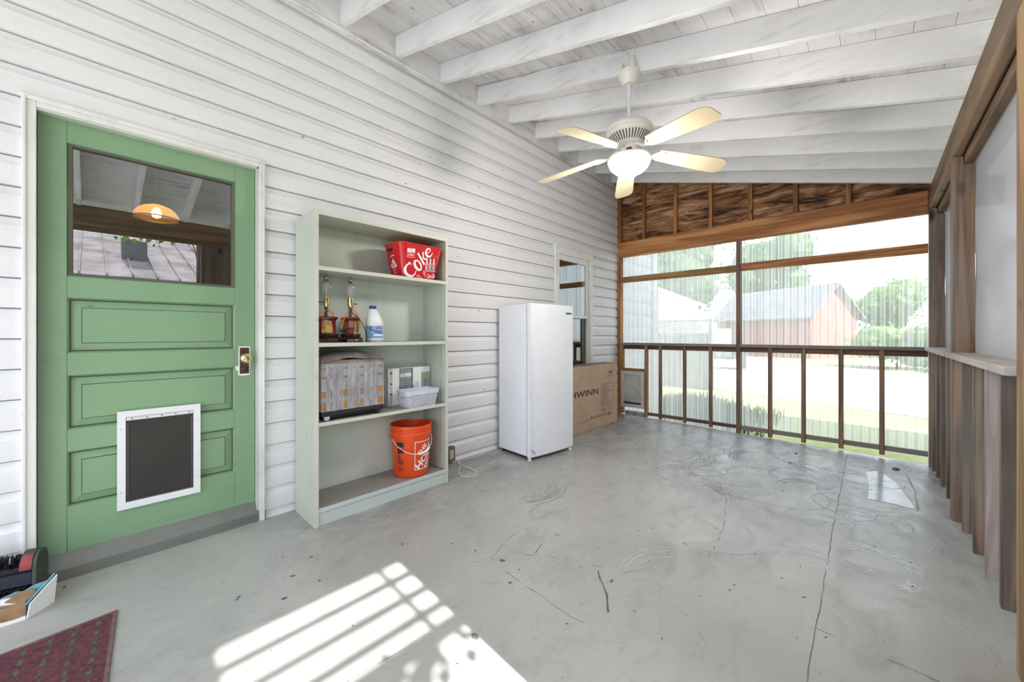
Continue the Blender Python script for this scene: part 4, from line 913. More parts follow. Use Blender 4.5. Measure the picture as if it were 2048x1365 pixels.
ribbon('ribbon', [(.212, 1.188, 1.31), (.215, 1.20, 1.335), (.218, 1.212, 1.345)], .009, lb_)
ribbon('ribbon', [(.215, 1.03, 1.30), (.222, 1.05, 1.28), (.222, 1.06, 1.265)], .012, la)
ribbon('ribbon', [(.215, 1.015, 1.30), (.222, .995, 1.272), (.222, .965, 1.266)], .009, la)
# --- bleach bottle
bt = thing('bleach_bottle', (.20, 1.352, 1.091), 'white bleach jug with blue cap beside the lamps on the second shelf', 'bottle')
p = MB(); pr_ = [(.052, 0), (.059, .006), (.061, .014), (.061, .022), (.0595, .025), (.0595, .112), (.061, .115), (.0605, .132), (.052, .165), (.041, .195), (.030, .22), (.021, .228), (.020, .236)]
sh = [(0, 0)]*8+[(0, -.004), (0, -.008), (0, -.012), (0, -.014), (0, -.014)]
p.lathe(pr_, (.20, 1.352, 1.0915), 'white', 32, cap0=True, cap1=True, shift=sh); p.build('bottle_body', bt)
p = MB(); p.lathe([(.0225, .228), (.0232, .23), (.0232, .246), (.0215, .250)], (.20, 1.338, 1.0915), 'blue', 24, cap1=True); p.build('bottle_cap', bt)['label'] = 'dark blue cap'
def BF(e=0): return lambda s, z: (.20+(.0602+e)*math.cos(s/.06-.62), 1.352+(.0602+e)*math.sin(s/.06-.62), z)
p = MB(); za, zb_ = 1.118, 1.201
grid_patch(p, -.075, .075, za, zb_, BF(), 'lblue', 18); grid_patch(p, -.056, -.028, za+.004, zb_-.004, BF(.0004), 'lamt', 4); grid_patch(p, -.052, -.032, za+.006, za+.03, BF(.0007), 'pgrey', 3); grid_patch(p, -.026, -.010, za+.05, zb_-.003, BF(.0004), 'mblue', 3); grid_patch(p, -.010, -.002, zb_-.014, zb_-.002, BF(.0007), 'redp', 2)
stroke(p, [(-.022, za+.062), (.01, za+.045), (.045, za+.036), (.072, za+.034)], [.006, .012, .010, .008], BF(.0006), 'mblue'); grid_patch(p, .002, .072, za+.012, za+.026, BF(.0005), 'pwhite', 8)
dm = [(.008, za+.058), (.022, za+.071), (.036, za+.075), (.050, za+.071), (.064, za+.058), (.050, za+.045), (.036, za+.041), (.022, za+.045)]
p.add([BF(.0009)(*q) for q in dm], [range(8)], 'redl'); p.add([BF(.0012)(.036+(a-.036)*.92, za+.058+(b-za-.058)*.7) for a, b in dm], [range(8)], 'blue')
put_text(p, 'CLOROX', BF(.0016), 'pwhite', fit=(.012, .060, za+.052, za+.064), offset=.02, step=.12)
p.build('bottle_label', bt, smooth=False)['label'] = 'blue and white product label'

# --- taped box on a dolly
tb = thing('taped_box', (.17, 1.16, .611), 'cardboard trunk wrapped in strips of silver tape on a black wheeled base', 'box')
p = MB(); p.box(.055, .300, .952, 1.366, .664, .982, 'cardo'); p.build('box_body', tb, bevel=.004)
p = MB()
nx, ny = 6, 16; vs = []
for j in range(ny+1):
    for i in range(nx+1):
        u, v = i/nx, j/ny; hgt = .985+.052*(math.sin(PI*v)**.8)*(.45+.55*math.sin(PI*u))+.004*math.sin(9*u+13*v)
        vs.append((.045+.268*u, .942+.434*v, hgt-(.018 if i in (0, nx) or j in (0, ny) else 0)))
p.add(vs, [(j*(nx+1)+i, j*(nx+1)+i+1, (j+1)*(nx+1)+i+1, (j+1)*(nx+1)+i) for j in range(ny) for i in range(nx)], 'cardg'); p.box(.05, .305, .95, 1.368, .96, .975, 'cardg'); p.build('box_lid', tb)['label'] = 'domed dusty grey lid'
cols_ = [(.952, .958), (.982, 1.010), (1.018, 1.045), (1.048, 1.088), (1.118, 1.158), (1.160, 1.198), (1.222, 1.258), (1.262, 1.318), (1.358, 1.366)]
rows_ = [(.668, .676, 0), (.722, .752, 0), (.792, .868, 0), (.882, .925, 0), (.935, .962, 0)]
for k, (a, b) in enumerate(cols_):
    p = MB(); p.box(.300, .3022+.0004*(k % 3), a, b, .666+.002*(k % 2), .968, 'tape'); p.box(.06, .302, a, b, .978, .9805, 'tape'); p.build('tape_strip', tb)
for k, (a, b, _) in enumerate(rows_):
    p = MB(); p.box(.300, .3034, .951, 1.367, a, b, 'tape'); p.build('tape_strip', tb)
    MB().box(.06, .3034, .9495, .952, a, b, 'tape').build('tape_strip', tb); MB().box(.06, .3034, 1.366, 1.3682, a, b, 'tape').build('tape_strip', tb)
for k in range(3):
    xx = .09+.075*k; MB().box(xx, xx+.05, .9485, .9520, .666, .968, 'tape').build('tape_strip', tb); MB().box(xx, xx+.05, 1.366, 1.3690, .666, .968, 'tape').build('tape_strip', tb)
p = MB(); p.box(.05, .312, .952, 1.36, .637, .664, 'black'); p.box(.05, .30, 1.0, 1.33, .622, .637, 'black'); p.build('wheeled_base', tb, bevel=.006)['label'] = 'black plastic wheeled base'
for y in (.985, 1.32):
    for x in (.075, .300):
        p = MB(); p.lathe([(.0005, -.008), (.016, -.008), (.0185, -.004), (.0185, .004), (.016, .008), (.0005, .008)], (x, y, .6300), 'pgrey' if y < 1 else 'black', 20, Matrix.Rotation(PI/2, 4, 'Y')); p.build('wheel', tb)
# --- white flooring box, basket
wb = thing('flooring_box', (.10, 1.67, .611), 'white printed carton with dark striped picture behind the small basket', 'carton')
p = MB(); p.box(.036, .148, 1.487, 1.852, .6115, .888, 'pwhite'); p.build('carton_body', wb, bevel=.002)
p = MB(); X = .1488
def WF(e): return lambda y, z: (X+e, y, z)
grid_patch(p, 1.495, 1.520, .615, .885, WF(0), 'pgrey')
for z in (.855, .775, .70): grid_patch(p, 1.500, 1.516, z-.006, z+.004, WF(.0006), 'pdark')
grid_patch(p, 1.578, 1.695, .752, .884, WF(0), 'lam')
for i in range(10):
    z = .758+i*.0125
    if i in (5, 6): continue
    grid_patch(p, 1.584, 1.680, z, z+.0055, WF(.0005), 'pgrey')
grid_patch(p, 1.584, 1.680, .817, .843, WF(.0007), 'lamg'); grid_patch(p, 1.625, 1.680, .829, .845, WF(.001), 'pwhite'); grid_patch(p, 1.575, 1.705, .715, .752, WF(.0002), 'greyspk')
grid_patch(p, 1.772, 1.848, .70, .845, WF(0), 'lamt'); p.add([(X+.0006, 1.810+.018*math.cos(2*PI*i/18), .822+.018*math.sin(2*PI*i/18)) for i in range(18)], [range(18)], 'sund')
put_text(p, 'SUN', lambda a, b: (X+.0008, 1.802+b, .790-a), 'pdark', fit=(0, .062, 0, .016))
for i in range(6): grid_patch(p, 1.715+i*.006, 1.718+i*.006, .72, .785-(i % 3)*.01, WF(.0004), 'pgrey')
p.build('carton_print', wb, smooth=False)['label'] = 'striped picture and amber dot print'
p = MB()
for i in range(4): grid_patch(p, .045+.012*i, .050+.012*i, .64, .80-.02*(i % 2), lambda x, z: (x, 1.4862, z), 'pgrey')
p.build('side_print', wb, smooth=False)
bk = thing('storage_basket', (.265, 1.665, .611), 'small frosted perforated plastic basket on the third shelf', 'basket')
def bring(t, e=0):
    x0, x1, y0, y1 = .197-.012*t+e, .329+.008*t-e, 1.548-.016*t+e, 1.783+.022*t-e; r = .018; ring = []
    for cx, cy, a0 in ((x1-r, y0+r, -PI/2), (x1-r, y1-r, 0), (x0+r, y1-r, PI/2), (x0+r, y0+r, PI)):
        for i in range(5): a = a0+PI/2*i/4; ring.append((cx+r*math.cos(a), cy+r*math.sin(a), .6115+.122*t))
    return ring
p = MB(); p.loft([bring(0), bring(.78)], 'perf', True, False); p.build('basket_body', bk)
p = MB(); p.loft([bring(.74, -.004), bring(1.0, -.005), bring(1.0, .001), bring(.76, .002)], 'frost', False, False); rim = p.build('basket_rim', bk)
grid_patch(p := MB(), .235, .285, .672, .690, lambda x, z: (x, 1.548-.016*(z-.6115)/.122-.0025, z), 'lamt'); p.build('hand_slot', bk, smooth=False)
# --- orange bucket
bu = thing('bucket', (.195, 1.648, .098), 'bright orange plastic bucket with white bail handle on the bottom shelf', 'bucket')
BC = (.197, 1.648); bz = .0985; BH = .375
def br(z): return .1265+.0195*(z/BH)
p = MB(); p.lathe([(.118, 0), (.124, .004), (br(.01), .012), (br(.30), .300)], (*BC, bz), 'orange', 48, cap0=True)
p.lathe([(br(.30), .300), (.1505, .302), (.1515, .312), (.1505, .322), (.1475, .325), (.1475, .333), (.1515, .335), (.1515, .341), (.1475, .343), (.1475, .350), (.1515, .352), (.1525, .368), (.1505, BH), (.146, BH), (.1445, .366)], (*BC, bz), 'orange', 48)
p.lathe([(.1445, .366), (.122, .008), (.0005, .006)], (*BC, bz), 'orangein', 48); p.build('bucket_body', bu)
A0 = math.atan2(-1.648, 2.76-.197)       # facing the room's near corner
def BK(e=0): return lambda s, z: (BC[0]+(br(z)+.0008+e)*math.cos(A0+s/.14), BC[1]+(br(z)+.0008+e)*math.sin(A0+s/.14), bz+z)
p = MB(); s0, s1, z0, z1 = .026, .212, .055, .262
for (a, b, cc, dd) in ((s0, s1, z0, z0+.005), (s0, s1, z1-.005, z1), (s0, s0+.005, z0, z1), (s1-.005, s1, z0, z1)): grid_patch(p, a, b, cc, dd, BK(), 'pwhite', max(1, int((b-a)/.008)), 1)
ang = math.radians(47); sc, zc = (s0+s1)/2, (z0+z1)/2
def ROT(e): return lambda x, y: BK(e)(sc+x*math.cos(ang)-y*math.sin(ang), zc+x*math.sin(ang)+y*math.cos(ang))
put_text(p, 'HOME', ROT(.0004), 'pwhite', fit=(-.115, .105, -.036, .022), offset=.035, step=.12)
put_text(p, 'THE', ROT(.0004), 'pwhite', fit=(-.045, .055, .034, .066), offset=.03, step=.12)
put_text(p, 'DEPOT', ROT(.0004), 'pwhite', fit=(-.072, .066, -.080, -.048), offset=.03, step=.15)
p.build('store_logo', bu, smooth=False)['label'] = 'white square outline with THE HOME DEPOT in white'
p = MB(); grid_patch(p, -.112, -.052, .226, .262, BK(), 'pdark', 8); 
for (s, z, r) in ((-.09, .205, .017), (-.07, .195, .016), (-.095, .185, .011), (-.062, .205, .010)): p.add([BK(.0003)(s+r*math.cos(2*PI*i/12), z+r*math.sin(2*PI*i/12)) for i in range(12)], [range(12)], 'pdark')
for i in range(11): grid_patch(p, -.108, -.056 if i > 4 else -.078, .165-.0065*i, .169-.0065*i, BK(), 'rust', 6)
for i in range(6): grid_patch(p, -.098+i*.003, -.0965+i*.003, .055, .082, BK(), 'pdark')
for i in range(3): grid_patch(p, -.072, -.055, .057+i*.009, .061+i*.009, BK(), 'rust', 2)
p.build('printed_label', bu, smooth=False)['label'] = 'black warning print'
p = MB(); ax = A0-1.22; e1 = Vector((BC[0]+.150*math.cos(ax), BC[1]+.150*math.sin(ax), bz+.292)); e2 = Vector((BC[0]-.150*math.cos(ax), BC[1]-.150*math.sin(ax), bz+.292))
fwd = Vector((math.cos(ax+PI/2), math.sin(ax+PI/2), 0)); cen = Vector((BC[0], BC[1], bz+.292)); pts = []
for i in range(25):
    t = PI*i/24; q = cen+(e1-cen)*math.cos(t)+fwd*.163*math.sin(t); q.z = bz+.292-.112*math.sin(t); pts.append(q)
p.tube(pts, .0022, 'pwhite', 8); hd = p.build('bail_handle', bu); hd['label'] = 'thin white wire bail'
p = MB(); gp = [pts[i]+Vector((0, 0, 0)) for i in range(12, 18)]; p.tube(gp, .008, 'pwhite', 12); p.build('hand_grip', hd)['label'] = 'white plastic hand grip'
for e in (e1, e2):
    p = MB(); p.lathe([(.0005, -.012), (.012, -.012), (.015, 0), (.012, .010), (.0005, .010)], e, 'orange', 14, Matrix.Rotation(ax, 4, 'Z') @ Matrix.Rotation(PI/2, 4, 'Y')); p.build('handle_ear', bu)

# ------------------------------------------------------------------ freezer
fr = thing('upright_freezer', (.5, 2.70, -.011), 'tall white upright freezer standing turned slightly off the siding', 'freezer')
fr.rotation_euler = (0, 0, 0)
fa = math.atan2(-.063, .594)     # front edge runs (.063, .594)
FR = Matrix.Translation((.500, 2.700, fz(.5))) @ Matrix.Rotation(fa, 4, 'Z')     # local: x out of the front, y along the front
def frb(name, x0, x1, y0, y1, z0, z1, m, bev, par=fr):
    return MB().box(x0, x1, y0, y1, z0, z1, m, FR).build(name, par, bevel=bev)
frb('cabinet', -.46, -.066, 0, .597, .035, 1.430, 'appl', .006)
frb('door_gasket', -.067, -.054, .006, .591, .045, 1.425, 'seal', .001)['label'] = 'grey door gasket'
p = MB(); poly = [(-.055, 0), (-.012, 0)]+[(-.012+.014*math.sin(PI*(i/12)), .597*i/12) for i in range(1, 12)]+[(-.012, .597), (-.055, .597)]
p.prism(poly, 'z', .03, 1.437, 'appl', FR); dr = p.build('freezer_door', fr, bevel=.006); dr['label'] = 'slightly bowed white door'
frb('handle_strip', -.05, -.003, -.004, .0, .03, 1.437, 'appl', .001, dr)
frb('nameplate', .0, .0035, .475, .555, 1.353, 1.366, 'darkmetal', .001, dr)['label'] = 'small dark nameplate'
p = MB(); stroke(p, [(.0, .085), (.025, .065), (.05, .03)], [.004, .012, .003], lambda y, z: FR @ Vector((-.0105+.014*math.sin(PI*y/.597)+.001, y+.012, z+.02)), 'chip'); p.build('dent_mark', dr, smooth=False)['label'] = 'dark scratch at the lower corner'
for (x, y) in ((-.04, .02), (-.03, .57), (-.42, .03), (-.42, .56)):
    q = FR @ Vector((x, y, 0)); zf = fz(q.x)
    p = MB(); p.lathe([(.018, zf-.001), (.018, zf+.015), (.010, zf+.016), (.010, fz(.5)+.04)], (q.x, q.y, 0), 'white' if x > -.1 else 'black', 14, cap0=True); p.build('foot', fr)
frb('base_shadow_rail', -.44, -.08, .03, .567, .014, .036, 'black', 0)['label'] = 'black bar standing in for shadow underneath'  # black bar puts shadow into the gap under the cabinet

# ------------------------------------------------------------------ bicycle carton
bx = thing('bicycle_carton', (.19, 4.04, -.004), 'large flat brown cardboard box with black lettering behind the freezer', 'cardboard box')
p = MB(); p.hexa([(.085, 3.37, fz(.085)), (.290, 3.37, fz(.29)), (.290, 4.715, fz(.29)), (.085, 4.715, fz(.085)), (.085, 3.37, .765), (.290, 3.37, .768), (.290, 4.715, .768), (.085, 4.715, .765)], 'card'); p.build('carton_body', bx, bevel=.004)
p = MB(); p.box(.088, .287, 3.375, 4.71, .765, .7685, 'cardg'); p.box(.183, .186, 3.375, 4.71, .7684, .770, 'cardd'); p.build('carton_top', bx)['label'] = 'dusty grey top flaps'
p = MB(); X = .2912
def CF(e=0): return lambda y, z: (X+e, y, z)
k = .93
put_text(p, 'SCHWINN', CF(), 'ink', fit=(3.43, 4.226, .412, .485), offset=.018)
p.build('lettering', bx, smooth=False)['label'] = 'black SCHWINN lettering'
p = MB(); a, b, cc, dd = 4.300, 4.610, .240, .522
for (y0, y1, z0, z1) in ((a, b, cc, cc+.004), (a, b, dd-.004, dd), (a, a+.004, cc, dd), (b-.004, b, cc, dd)): grid_patch(p, y0, y1, z0, z1, CF(), 'ink')
for i, l in enumerate((.12, .18, .18, .28, .16, .15, .20, .13, .19, .23)):
    y = a+.012
    while y < a+.012+l: 
        w_ = rnd.uniform(.012, .03); grid_patch(p, y, min(y+w_, a+.012+l), dd-.030-i*.0248, dd-.021-i*.0248, CF(), 'ink2'); y += w_+.005
for i in range(3): grid_patch(p, 4.31, 4.45-.02*i, .205-.016*i, .211-.016*i, CF(), 'ink2'); grid_patch(p, 4.48, 4.59, .205-.016*i, .208-.016*i, CF(), 'ink2')
for (y0, y1, z0, z1) in ((4.495, 4.52, .64, .675), (4.527, 4.538, .645, .675), (4.545, 4.558, .65, .675), (4.563, 4.58, .645, .675)): grid_patch(p, y0, y1, z0, z1, CF(), 'ink2')
grid_patch(p, 4.49, 4.58, .615, .622, CF(), 'ink2'); 
for i in range(9): grid_patch(p, 3.70+i*.04, 3.73+i*.04, .112, .117, CF(), 'ink2'); grid_patch(p, 3.88+i*.018, 3.893+i*.018, .118+.0015*i, .124+.0015*i, CF(), 'ink2')
put_text(p, 'DO NOT LAY FLAT', CF(), 'ink', fit=(4.10, 4.45, .122, .150), offset=.02)
for y in (4.073, 4.475): p.add([CF()(y-.017, .154), CF()(y+.017, .154), CF()(y, .116)], [(0, 1, 2)], 'ink')
for y in (4.485, 4.525): p.add([CF()(y-.007, .105), CF()(y+.007, .105), CF()(y+.007, .128), CF()(y+.015, .128), CF()(y, .146), CF()(y-.015, .128), CF()(y-.007, .128)], [range(7)], 'ink')
stroke(p, [(4.555, .135), (4.565, .146), (4.578, .136), (4.566, .122)], [.005, .006, .006, .005], CF(), 'ink'); grid_patch(p, 4.562, 4.569, .105, .112, CF(), 'ink')
p.build('printing', bx, smooth=False)['label'] = 'boxed specification print and handling marks'
p = MB(); p.hexa([(.055, 4.50, fz(.05)), (.075, 4.50, fz(.07)), (.075, 4.80, fz(.07)), (.055, 4.80, fz(.05)), (.010, 4.50, .46), (.024, 4.50, .46), (.024, 4.80, .46), (.010, 4.80, .46)], 'cardd')
tag(p.build('cardboard_sheet', bevel=.001), 'flat scrap of cardboard leaning on the siding behind the big box', 'cardboard')

# ------------------------------------------------------------------ outlet and cord
ou = thing('outlet_box', (.02, 2.17, .08), 'grey outlet box with ivory socket low on the siding beside the bookcase', 'outlet')
MB().box(-.005, .045, 2.120, 2.196, .022, .150, 'outbox').build('outlet_housing', ou, bevel=.004)
MB().box(.045, .0475, 2.135, 2.178, .045, .128, 'ivory').build('receptacle', ou, bevel=.002)['label'] = 'ivory socket face'
p = MB(); pts = [(.03, 2.190, .05), (.04, 2.225, .02), (.10, 2.20, .004), (.15, 2.161, fz(.15)+.005), (.24, 2.07, fz(.24)+.005), (.300, 2.030, fz(.3)+.005), (.378, 2.05, fz(.37)+.005), (.40, 2.12, fz(.4)+.005), (.344, 2.19, fz(.34)+.005), (.257, 2.20, fz(.25)+.006), (.18, 2.185, .006), (.13, 2.178, .012), (.085, 2.20, .004), (.055, 2.25, .005), (.04, 2.355, .005), (.065, 2.426, .004), (.045, 2.526, .005), (.025, 2.65, .005), (.014, 2.73, .005), (.012, 2.80, .006)]
p.tube(pts, .0036, 'cordw', 8, 2); tag(p.build('power_cord'), 'thin white power cord looping on the floor from outlet toward freezer', 'cord')

# ------------------------------------------------------------------ near left corner: brush, torn box, mat
bs = thing('boot_brush', (.08, -.2, 0), 'black boot scraper brush with rounded end plate left of the green door', 'boot brush')
BR = Matrix.Translation((.125, -.140, 0)) @ Matrix.Rotation(math.radians(-17), 4, 'Z') @ Matrix.Translation((-.087, .138, 0))
def bsp(name, mb, label=None):
    mb.v = [tuple(BR @ Vector(v)) for v in mb.v]
    o = mb.build(name, bs, bevel=.001, angle=30)
    if label: o['label'] = label
    return o
p = MB(); prof = [(.035, .0)]+[(.085+.05*math.cos(a), .165+.055*math.sin(a)) for a in [PI-PI*i/14 for i in range(15)]]+[(.140, .0)]
p.prism(prof, 'y', -.150, -.138, 'olive'); ep = bsp('end_plate', p, 'olive rounded end plate')
p = MB(); pr2 = [(.085+.052*math.cos(a), .165+.057*math.sin(a)) for a in [PI*.72-PI*.72*i/10 for i in range(11)]]; pr3 = [(.085+.049*math.cos(a), .165+.054*math.sin(a)) for a in [PI*.72*i/10 for i in range(11)]]
p.prism(pr2+pr3, 'y', -.186, -.150, 'olive'); p.v = [tuple(BR @ Vector(v)) for v in p.v]; o = p.build('plate_flange', ep)
p = MB(); pr2 = [(.085+.0535*math.cos(a), .165+.0585*math.sin(a)) for a in [PI*.32-PI*.36*i/8 for i in range(9)]]; pr3 = [(.085+.0518*math.cos(a), .165+.0568*math.sin(a)) for a in [PI*.32-PI*.36*(8-i)/8 for i in range(9)]]
p.prism(pr2+pr3, 'y', -.185, -.151, 'stripe'); p.v = [tuple(BR @ Vector(v)) for v in p.v]; p.build('red_stripe', ep)['label'] = 'faded red stripe'
for z, x in ((.185, .075), (.10, .085), (.19, .115)):
    p = MB(); p.lathe([(.0005, 0), (.005, 0), (.004, .003), (.0005, .004)], (x, -.138, z), 'black', 10, Matrix.Rotation(-PI/2, 4, 'X')); p.v = [tuple(BR @ Vector(v)) for v in p.v]; p.build('plate_screw', ep)
p = MB(); p.box(.118, .136, -.36, -.150, .095, .145, 'navy'); p.box(.05, .14, -.36, -.150, .02, .03, 'navy'); bsp('side_bar', p, 'dark navy side bar')
p = MB()
for i in range(260):
    y = rnd.uniform(-.35, -.165); a = rnd.uniform(.15, PI*.85); r0, r1 = .012, .046+rnd.uniform(0, .008); dy = rnd.uniform(-.015, .015)
    p.tube([(.085+r0*math.cos(a), y, .158+r0*math.sin(a)), (.085+r1*math.cos(a), y+dy, .158+r1*math.sin(a))], .0022, 'black', 4)
for i in range(240):
    y = rnd.uniform(-.35, -.165); zz = rnd.uniform(.035, .095)
    p.tube([(.11, y, zz), (.142+rnd.uniform(0, .014), y+rnd.uniform(-.012, .012), zz-.004)], .0022, 'black', 4)
p.box(.06, .112, -.35, -.150, .03, .165, 'black')
o = bsp('bristles', p, 'black stiff bristles'); o['kind'] = 'stuff'
tbx = thing('torn_carton', (.2, -.2, 0), 'torn white and blue open carton in front of the boot brush', 'carton')
P0, P1 = Vector((.235, -.171, fz(.2)+.0)), Vector((.125, -.118, fz(.1)+.0))
def wallp(name, a, b, ha, hb, m, th=.004, rag=0, lean=0, par=tbx, label=None, n=10):
    a, b = Vector(a), Vector(b); dirv = (b-a).normalized(); nn = Vector((-dirv.y, dirv.x, 0)); p = MB(); vs = []
    for i in range(n+1):
        t = i/n; q = a.lerp(b, t); h = ha+(hb-ha)*t+(rnd.uniform(-rag, rag) if 0 < i < n else 0)
        vs += [q, q+nn*th, q+nn*(th+lean)+Vector((0, 0, h)), q+nn*lean+Vector((0, 0, h))]
    fs = []
    for i in range(n):
        k = 4*i
        for j in range(4): fs.append((k+j, k+(j+1) % 4, k+4+(j+1) % 4, k+4+j))
    fs += [(0, 1, 2, 3), (4*n+3, 4*n+2, 4*n+1, 4*n)]
    p.add(vs, fs, m); o = p.build(name, par, smooth=False)
    if label: o['label'] = label
    return o
z = fz(.2)-.0005
wallp('carton_end', (.245, -.172, z), (.168, -.104, z), .062, .118, 'pwhite', .004, .0, -.012, label='white printed end flap')
wallp('carton_edge', (.2455, -.1735, z+.060), (.1685, -.1055, z+.112), .008, .012, 'torn', .006, 0, -.006, label='blue edge band')
wallp('carton_side', (.236, -.176, z), (.215, -.42, z), .075, .07, 'cardd', .005, .006, .0, label='bare brown torn cardboard side')
wallp('carton_side', (.2405, -.176, z), (.2195, -.42, z), .016, .02, 'pwhite', .003, .005, 0)
wallp('carton_back', (.172, -.110, z), (.172, -.30, z), .11, .07, 'torn', .004, .008, .0, label='torn blue back panel')
p = MB(); p.add([(.232, -.185, z+.062), (.225, -.255, z+.075), (.192, -.245, z+.085), (.182, -.165, z+.095), (.20, -.15, z+.08)], [range(5)], 'cardd'); p.add([(.226, -.20, z+.068), (.222, -.27, z+.085), (.195, -.24, z+.09), (.198, -.19, z+.083)], [range(4)], 'pwhite'); p.build('torn_flap', tbx, smooth=False)['label'] = 'ragged folded flap'
tbx.location.x += .015
dm = thing('doormat', (.6, -.1, -.012), 'burgundy doormat with green dashes, only its corner in view', 'doormat')
MP = [(.452, .080), (.735, .058)]; u = Vector((.715-.450, .058-.080, 0)).normalized(); vdir = Vector((.011, -.23, 0)).normalized()
def mt(a, b, e=0): q = Vector((.450, .078, 0))+u*a+vdir*b; return (q.x, q.y, fz(q.x)+e)
def mbox(p, a0, a1, b0, b1, e0, e1, m): p.hexa([mt(a0, b0, e0), mt(a1, b0, e0), mt(a1, b1, e0), mt(a0, b1, e0), mt(a0, b0, e1), mt(a1, b0, e1), mt(a1, b1, e1), mt(a0, b1, e1)], m)
p = MB(); mbox(p, .012, .75, .012, .46, .0, .006, 'matred')
for i in range(11):
    for j in range(7):
        a = .035+i*.058; b = .045+j*.062+(0 if i % 2 else .0); mbox(p, a, a+.034, b, b+.013, .0055, .0066, 'matgreen')
p.build('mat_field', dm)
p = MB()
for (a0, a1, b0, b1) in ((0, .762, 0, .013), (0, .762, .459, .472), (0, .013, .013, .459), (.749, .762, .013, .459)): mbox(p, a0, a1, b0, b1, 0, .0075, 'matedge')
p.build('mat_binding', dm, bevel=.002)['label'] = 'dusty rose edge binding'
def crumb(x, y, s, label):
    p = MB(); rings = []
    for (r, zz) in ((.6, 0), (1, .3), (.8, .7), (.3, .95)): rings.append([(x+s*r*math.cos(2*PI*i/9)*rnd.uniform(.7, 1.2), y+s*.7*r*math.sin(2*PI*i/9)*rnd.uniform(.7, 1.2), fz(x)+s*zz*.7) for i in range(9)])
    p.loft(rings, 'chip'); tag(p.build('debris', angle=20), label, 'debris', 'bits of dirt on the floor')
crumb(2.914, 4.876, .028, 'dark clump of dirt on the floor near the far right corner')
crumb(2.20, 4.778, .014, 'small dark crumb on the floor before the far wall balusters')
crumb(.078, -.078, .010, 'small dark crumb beside the threshold near the torn carton')

# ------------------------------------------------------------------ outdoors
GZ = -.50
p = MB(); p.add([(-70, -60, GZ), (80, -60, GZ), (80, 110, GZ), (-70, 110, GZ)], [(0, 1, 2, 3)], 'lawn'); struct(p.build('ground_lawn'))
p = MB(); p.add([(-9, 15.6, GZ+.01), (.1, 12.4, GZ+.01), (3.6, 11.0, GZ+.01), (12, 8.5, GZ+.01), (30, 5, GZ+.01), (30, 13, GZ+.01), (12, 19.5, GZ+.01), (4.4, 22.9, GZ+.01), (-3.4, 29, GZ+.01), (-12, 34, GZ+.01)], [range(10)], 'gravel'); struct(p.build('ground_driveway'))
p = MB(); p.add([(-4, -14, GZ+.015), (9, -14, GZ+.015), (9, -2.05, GZ+.015), (-4, -2.05, GZ+.015)], [(0, 1, 2, 3)], 'bounce'); p.add([(3.4, -2.05, GZ+.015), (6.6, -2.05, GZ+.015), (6.6, 1.6, GZ+.015), (3.4, 1.6, GZ+.015)], [(0, 1, 2, 3)], 'bounce'); struct(p.build('ground_bounce'))  # unseen pale ground, added to bounce neutral light up to the ceiling
# house wing continuing past the porch
p = MB(); siding(5.38, 6.53, -.45, 3.5, p, x=.0, dz=.2, zr=.06, m='extsid', deep=.014, cove=False); p.box(-4, -.02, 5.38, 6.60, -.45, 3.5, 'extsid'); p.box(-.03, .022, 6.53, 6.70, -.45, 3.5, 'trimw'); p.box(-.20, .022, 6.67, 6.71, -.45, 3.5, 'trimw')
struct(p.build('wall_outside', angle=20))
fe = thing('board_fence', (-2.3, 12.3, GZ), 'grey board fence topped with lattice beyond the clear panels', 'fence')
p = MB(); x = -4.6
while x < -.75: p.box(x, x+.135, 12.30, 12.325, GZ-.02, 1.12+rnd.uniform(-.01, .01), 'fence'); x += .142
p.build('fence_boards', fe)
p = MB(); p.box(-4.6, -.75, 12.29, 12.34, 1.12, 1.18, 'fence'); p.box(-4.6, -.75, 12.29, 12.34, 1.52, 1.58, 'fence')
x = -4.6
while x < -1.1:
    for s in (0, 1):
        a, b = (x, x+.36) if s == 0 else (x+.36, x); p.add([(a, 12.31, 1.17), (a+.035, 12.31, 1.17), (b+.035, 12.31, 1.53), (b, 12.31, 1.53)], [(0, 1, 2, 3)], 'fence')
    x += .09
p.build('lattice_top', fe, smooth=False)
for x in (-2.6, -.75): MB().box(x, x+.09, 12.24, 12.33, GZ-.02, 1.6, 'fence').build('fence_post', fe)
def gable_house(name, base, ux, length, width, eave, peak, wallm, roofm, label, cat, lean=None):
    """rectangular building: ux = unit direction of the gable side, long side runs back from it"""
    t = thing(name, (base[0], base[1], GZ), label, cat); ux = Vector((*ux, 0)).normalized(); vx = Vector((-ux.y, ux.x, 0)); B = Vector((base[0], base[1], 0))
    def Q(a, b, z): q = B+ux*a+vx*b; return (q.x, q.y, z)
    p = MB(); w2 = width/2
    vs = [Q(0, 0, GZ), Q(width, 0, GZ), Q(width, 0, eave), Q(w2, 0, peak), Q(0, 0, eave)]; vs += [Q(0, length, GZ), Q(width, length, GZ), Q(width, length, eave), Q(w2, length, peak), Q(0, length, eave)]
    p.add(vs, [(0, 1, 2, 3, 4), (9, 8, 7, 6, 5), (0, 4, 9, 5), (1, 6, 7, 2)], wallm); p.build('building_walls', t, smooth=False)
    p = MB(); e = .35; k = (peak-eave)/w2
    for s in (0, 1):
        a0, z0_ = (-e, eave-k*e) if s == 0 else (width+e, eave-k*e)
        p.hexa([Q(a0, -e, z0_), Q(w2, -e, peak), Q(w2, length+e, peak), Q(a0, length+e, z0_), Q(a0, -e, z0_+.14), Q(w2, -e, peak+.14), Q(w2, length+e, peak+.14), Q(a0, length+e, z0_+.14)], roofm)
    p.build('building_roof', t, smooth=False); return t, Q
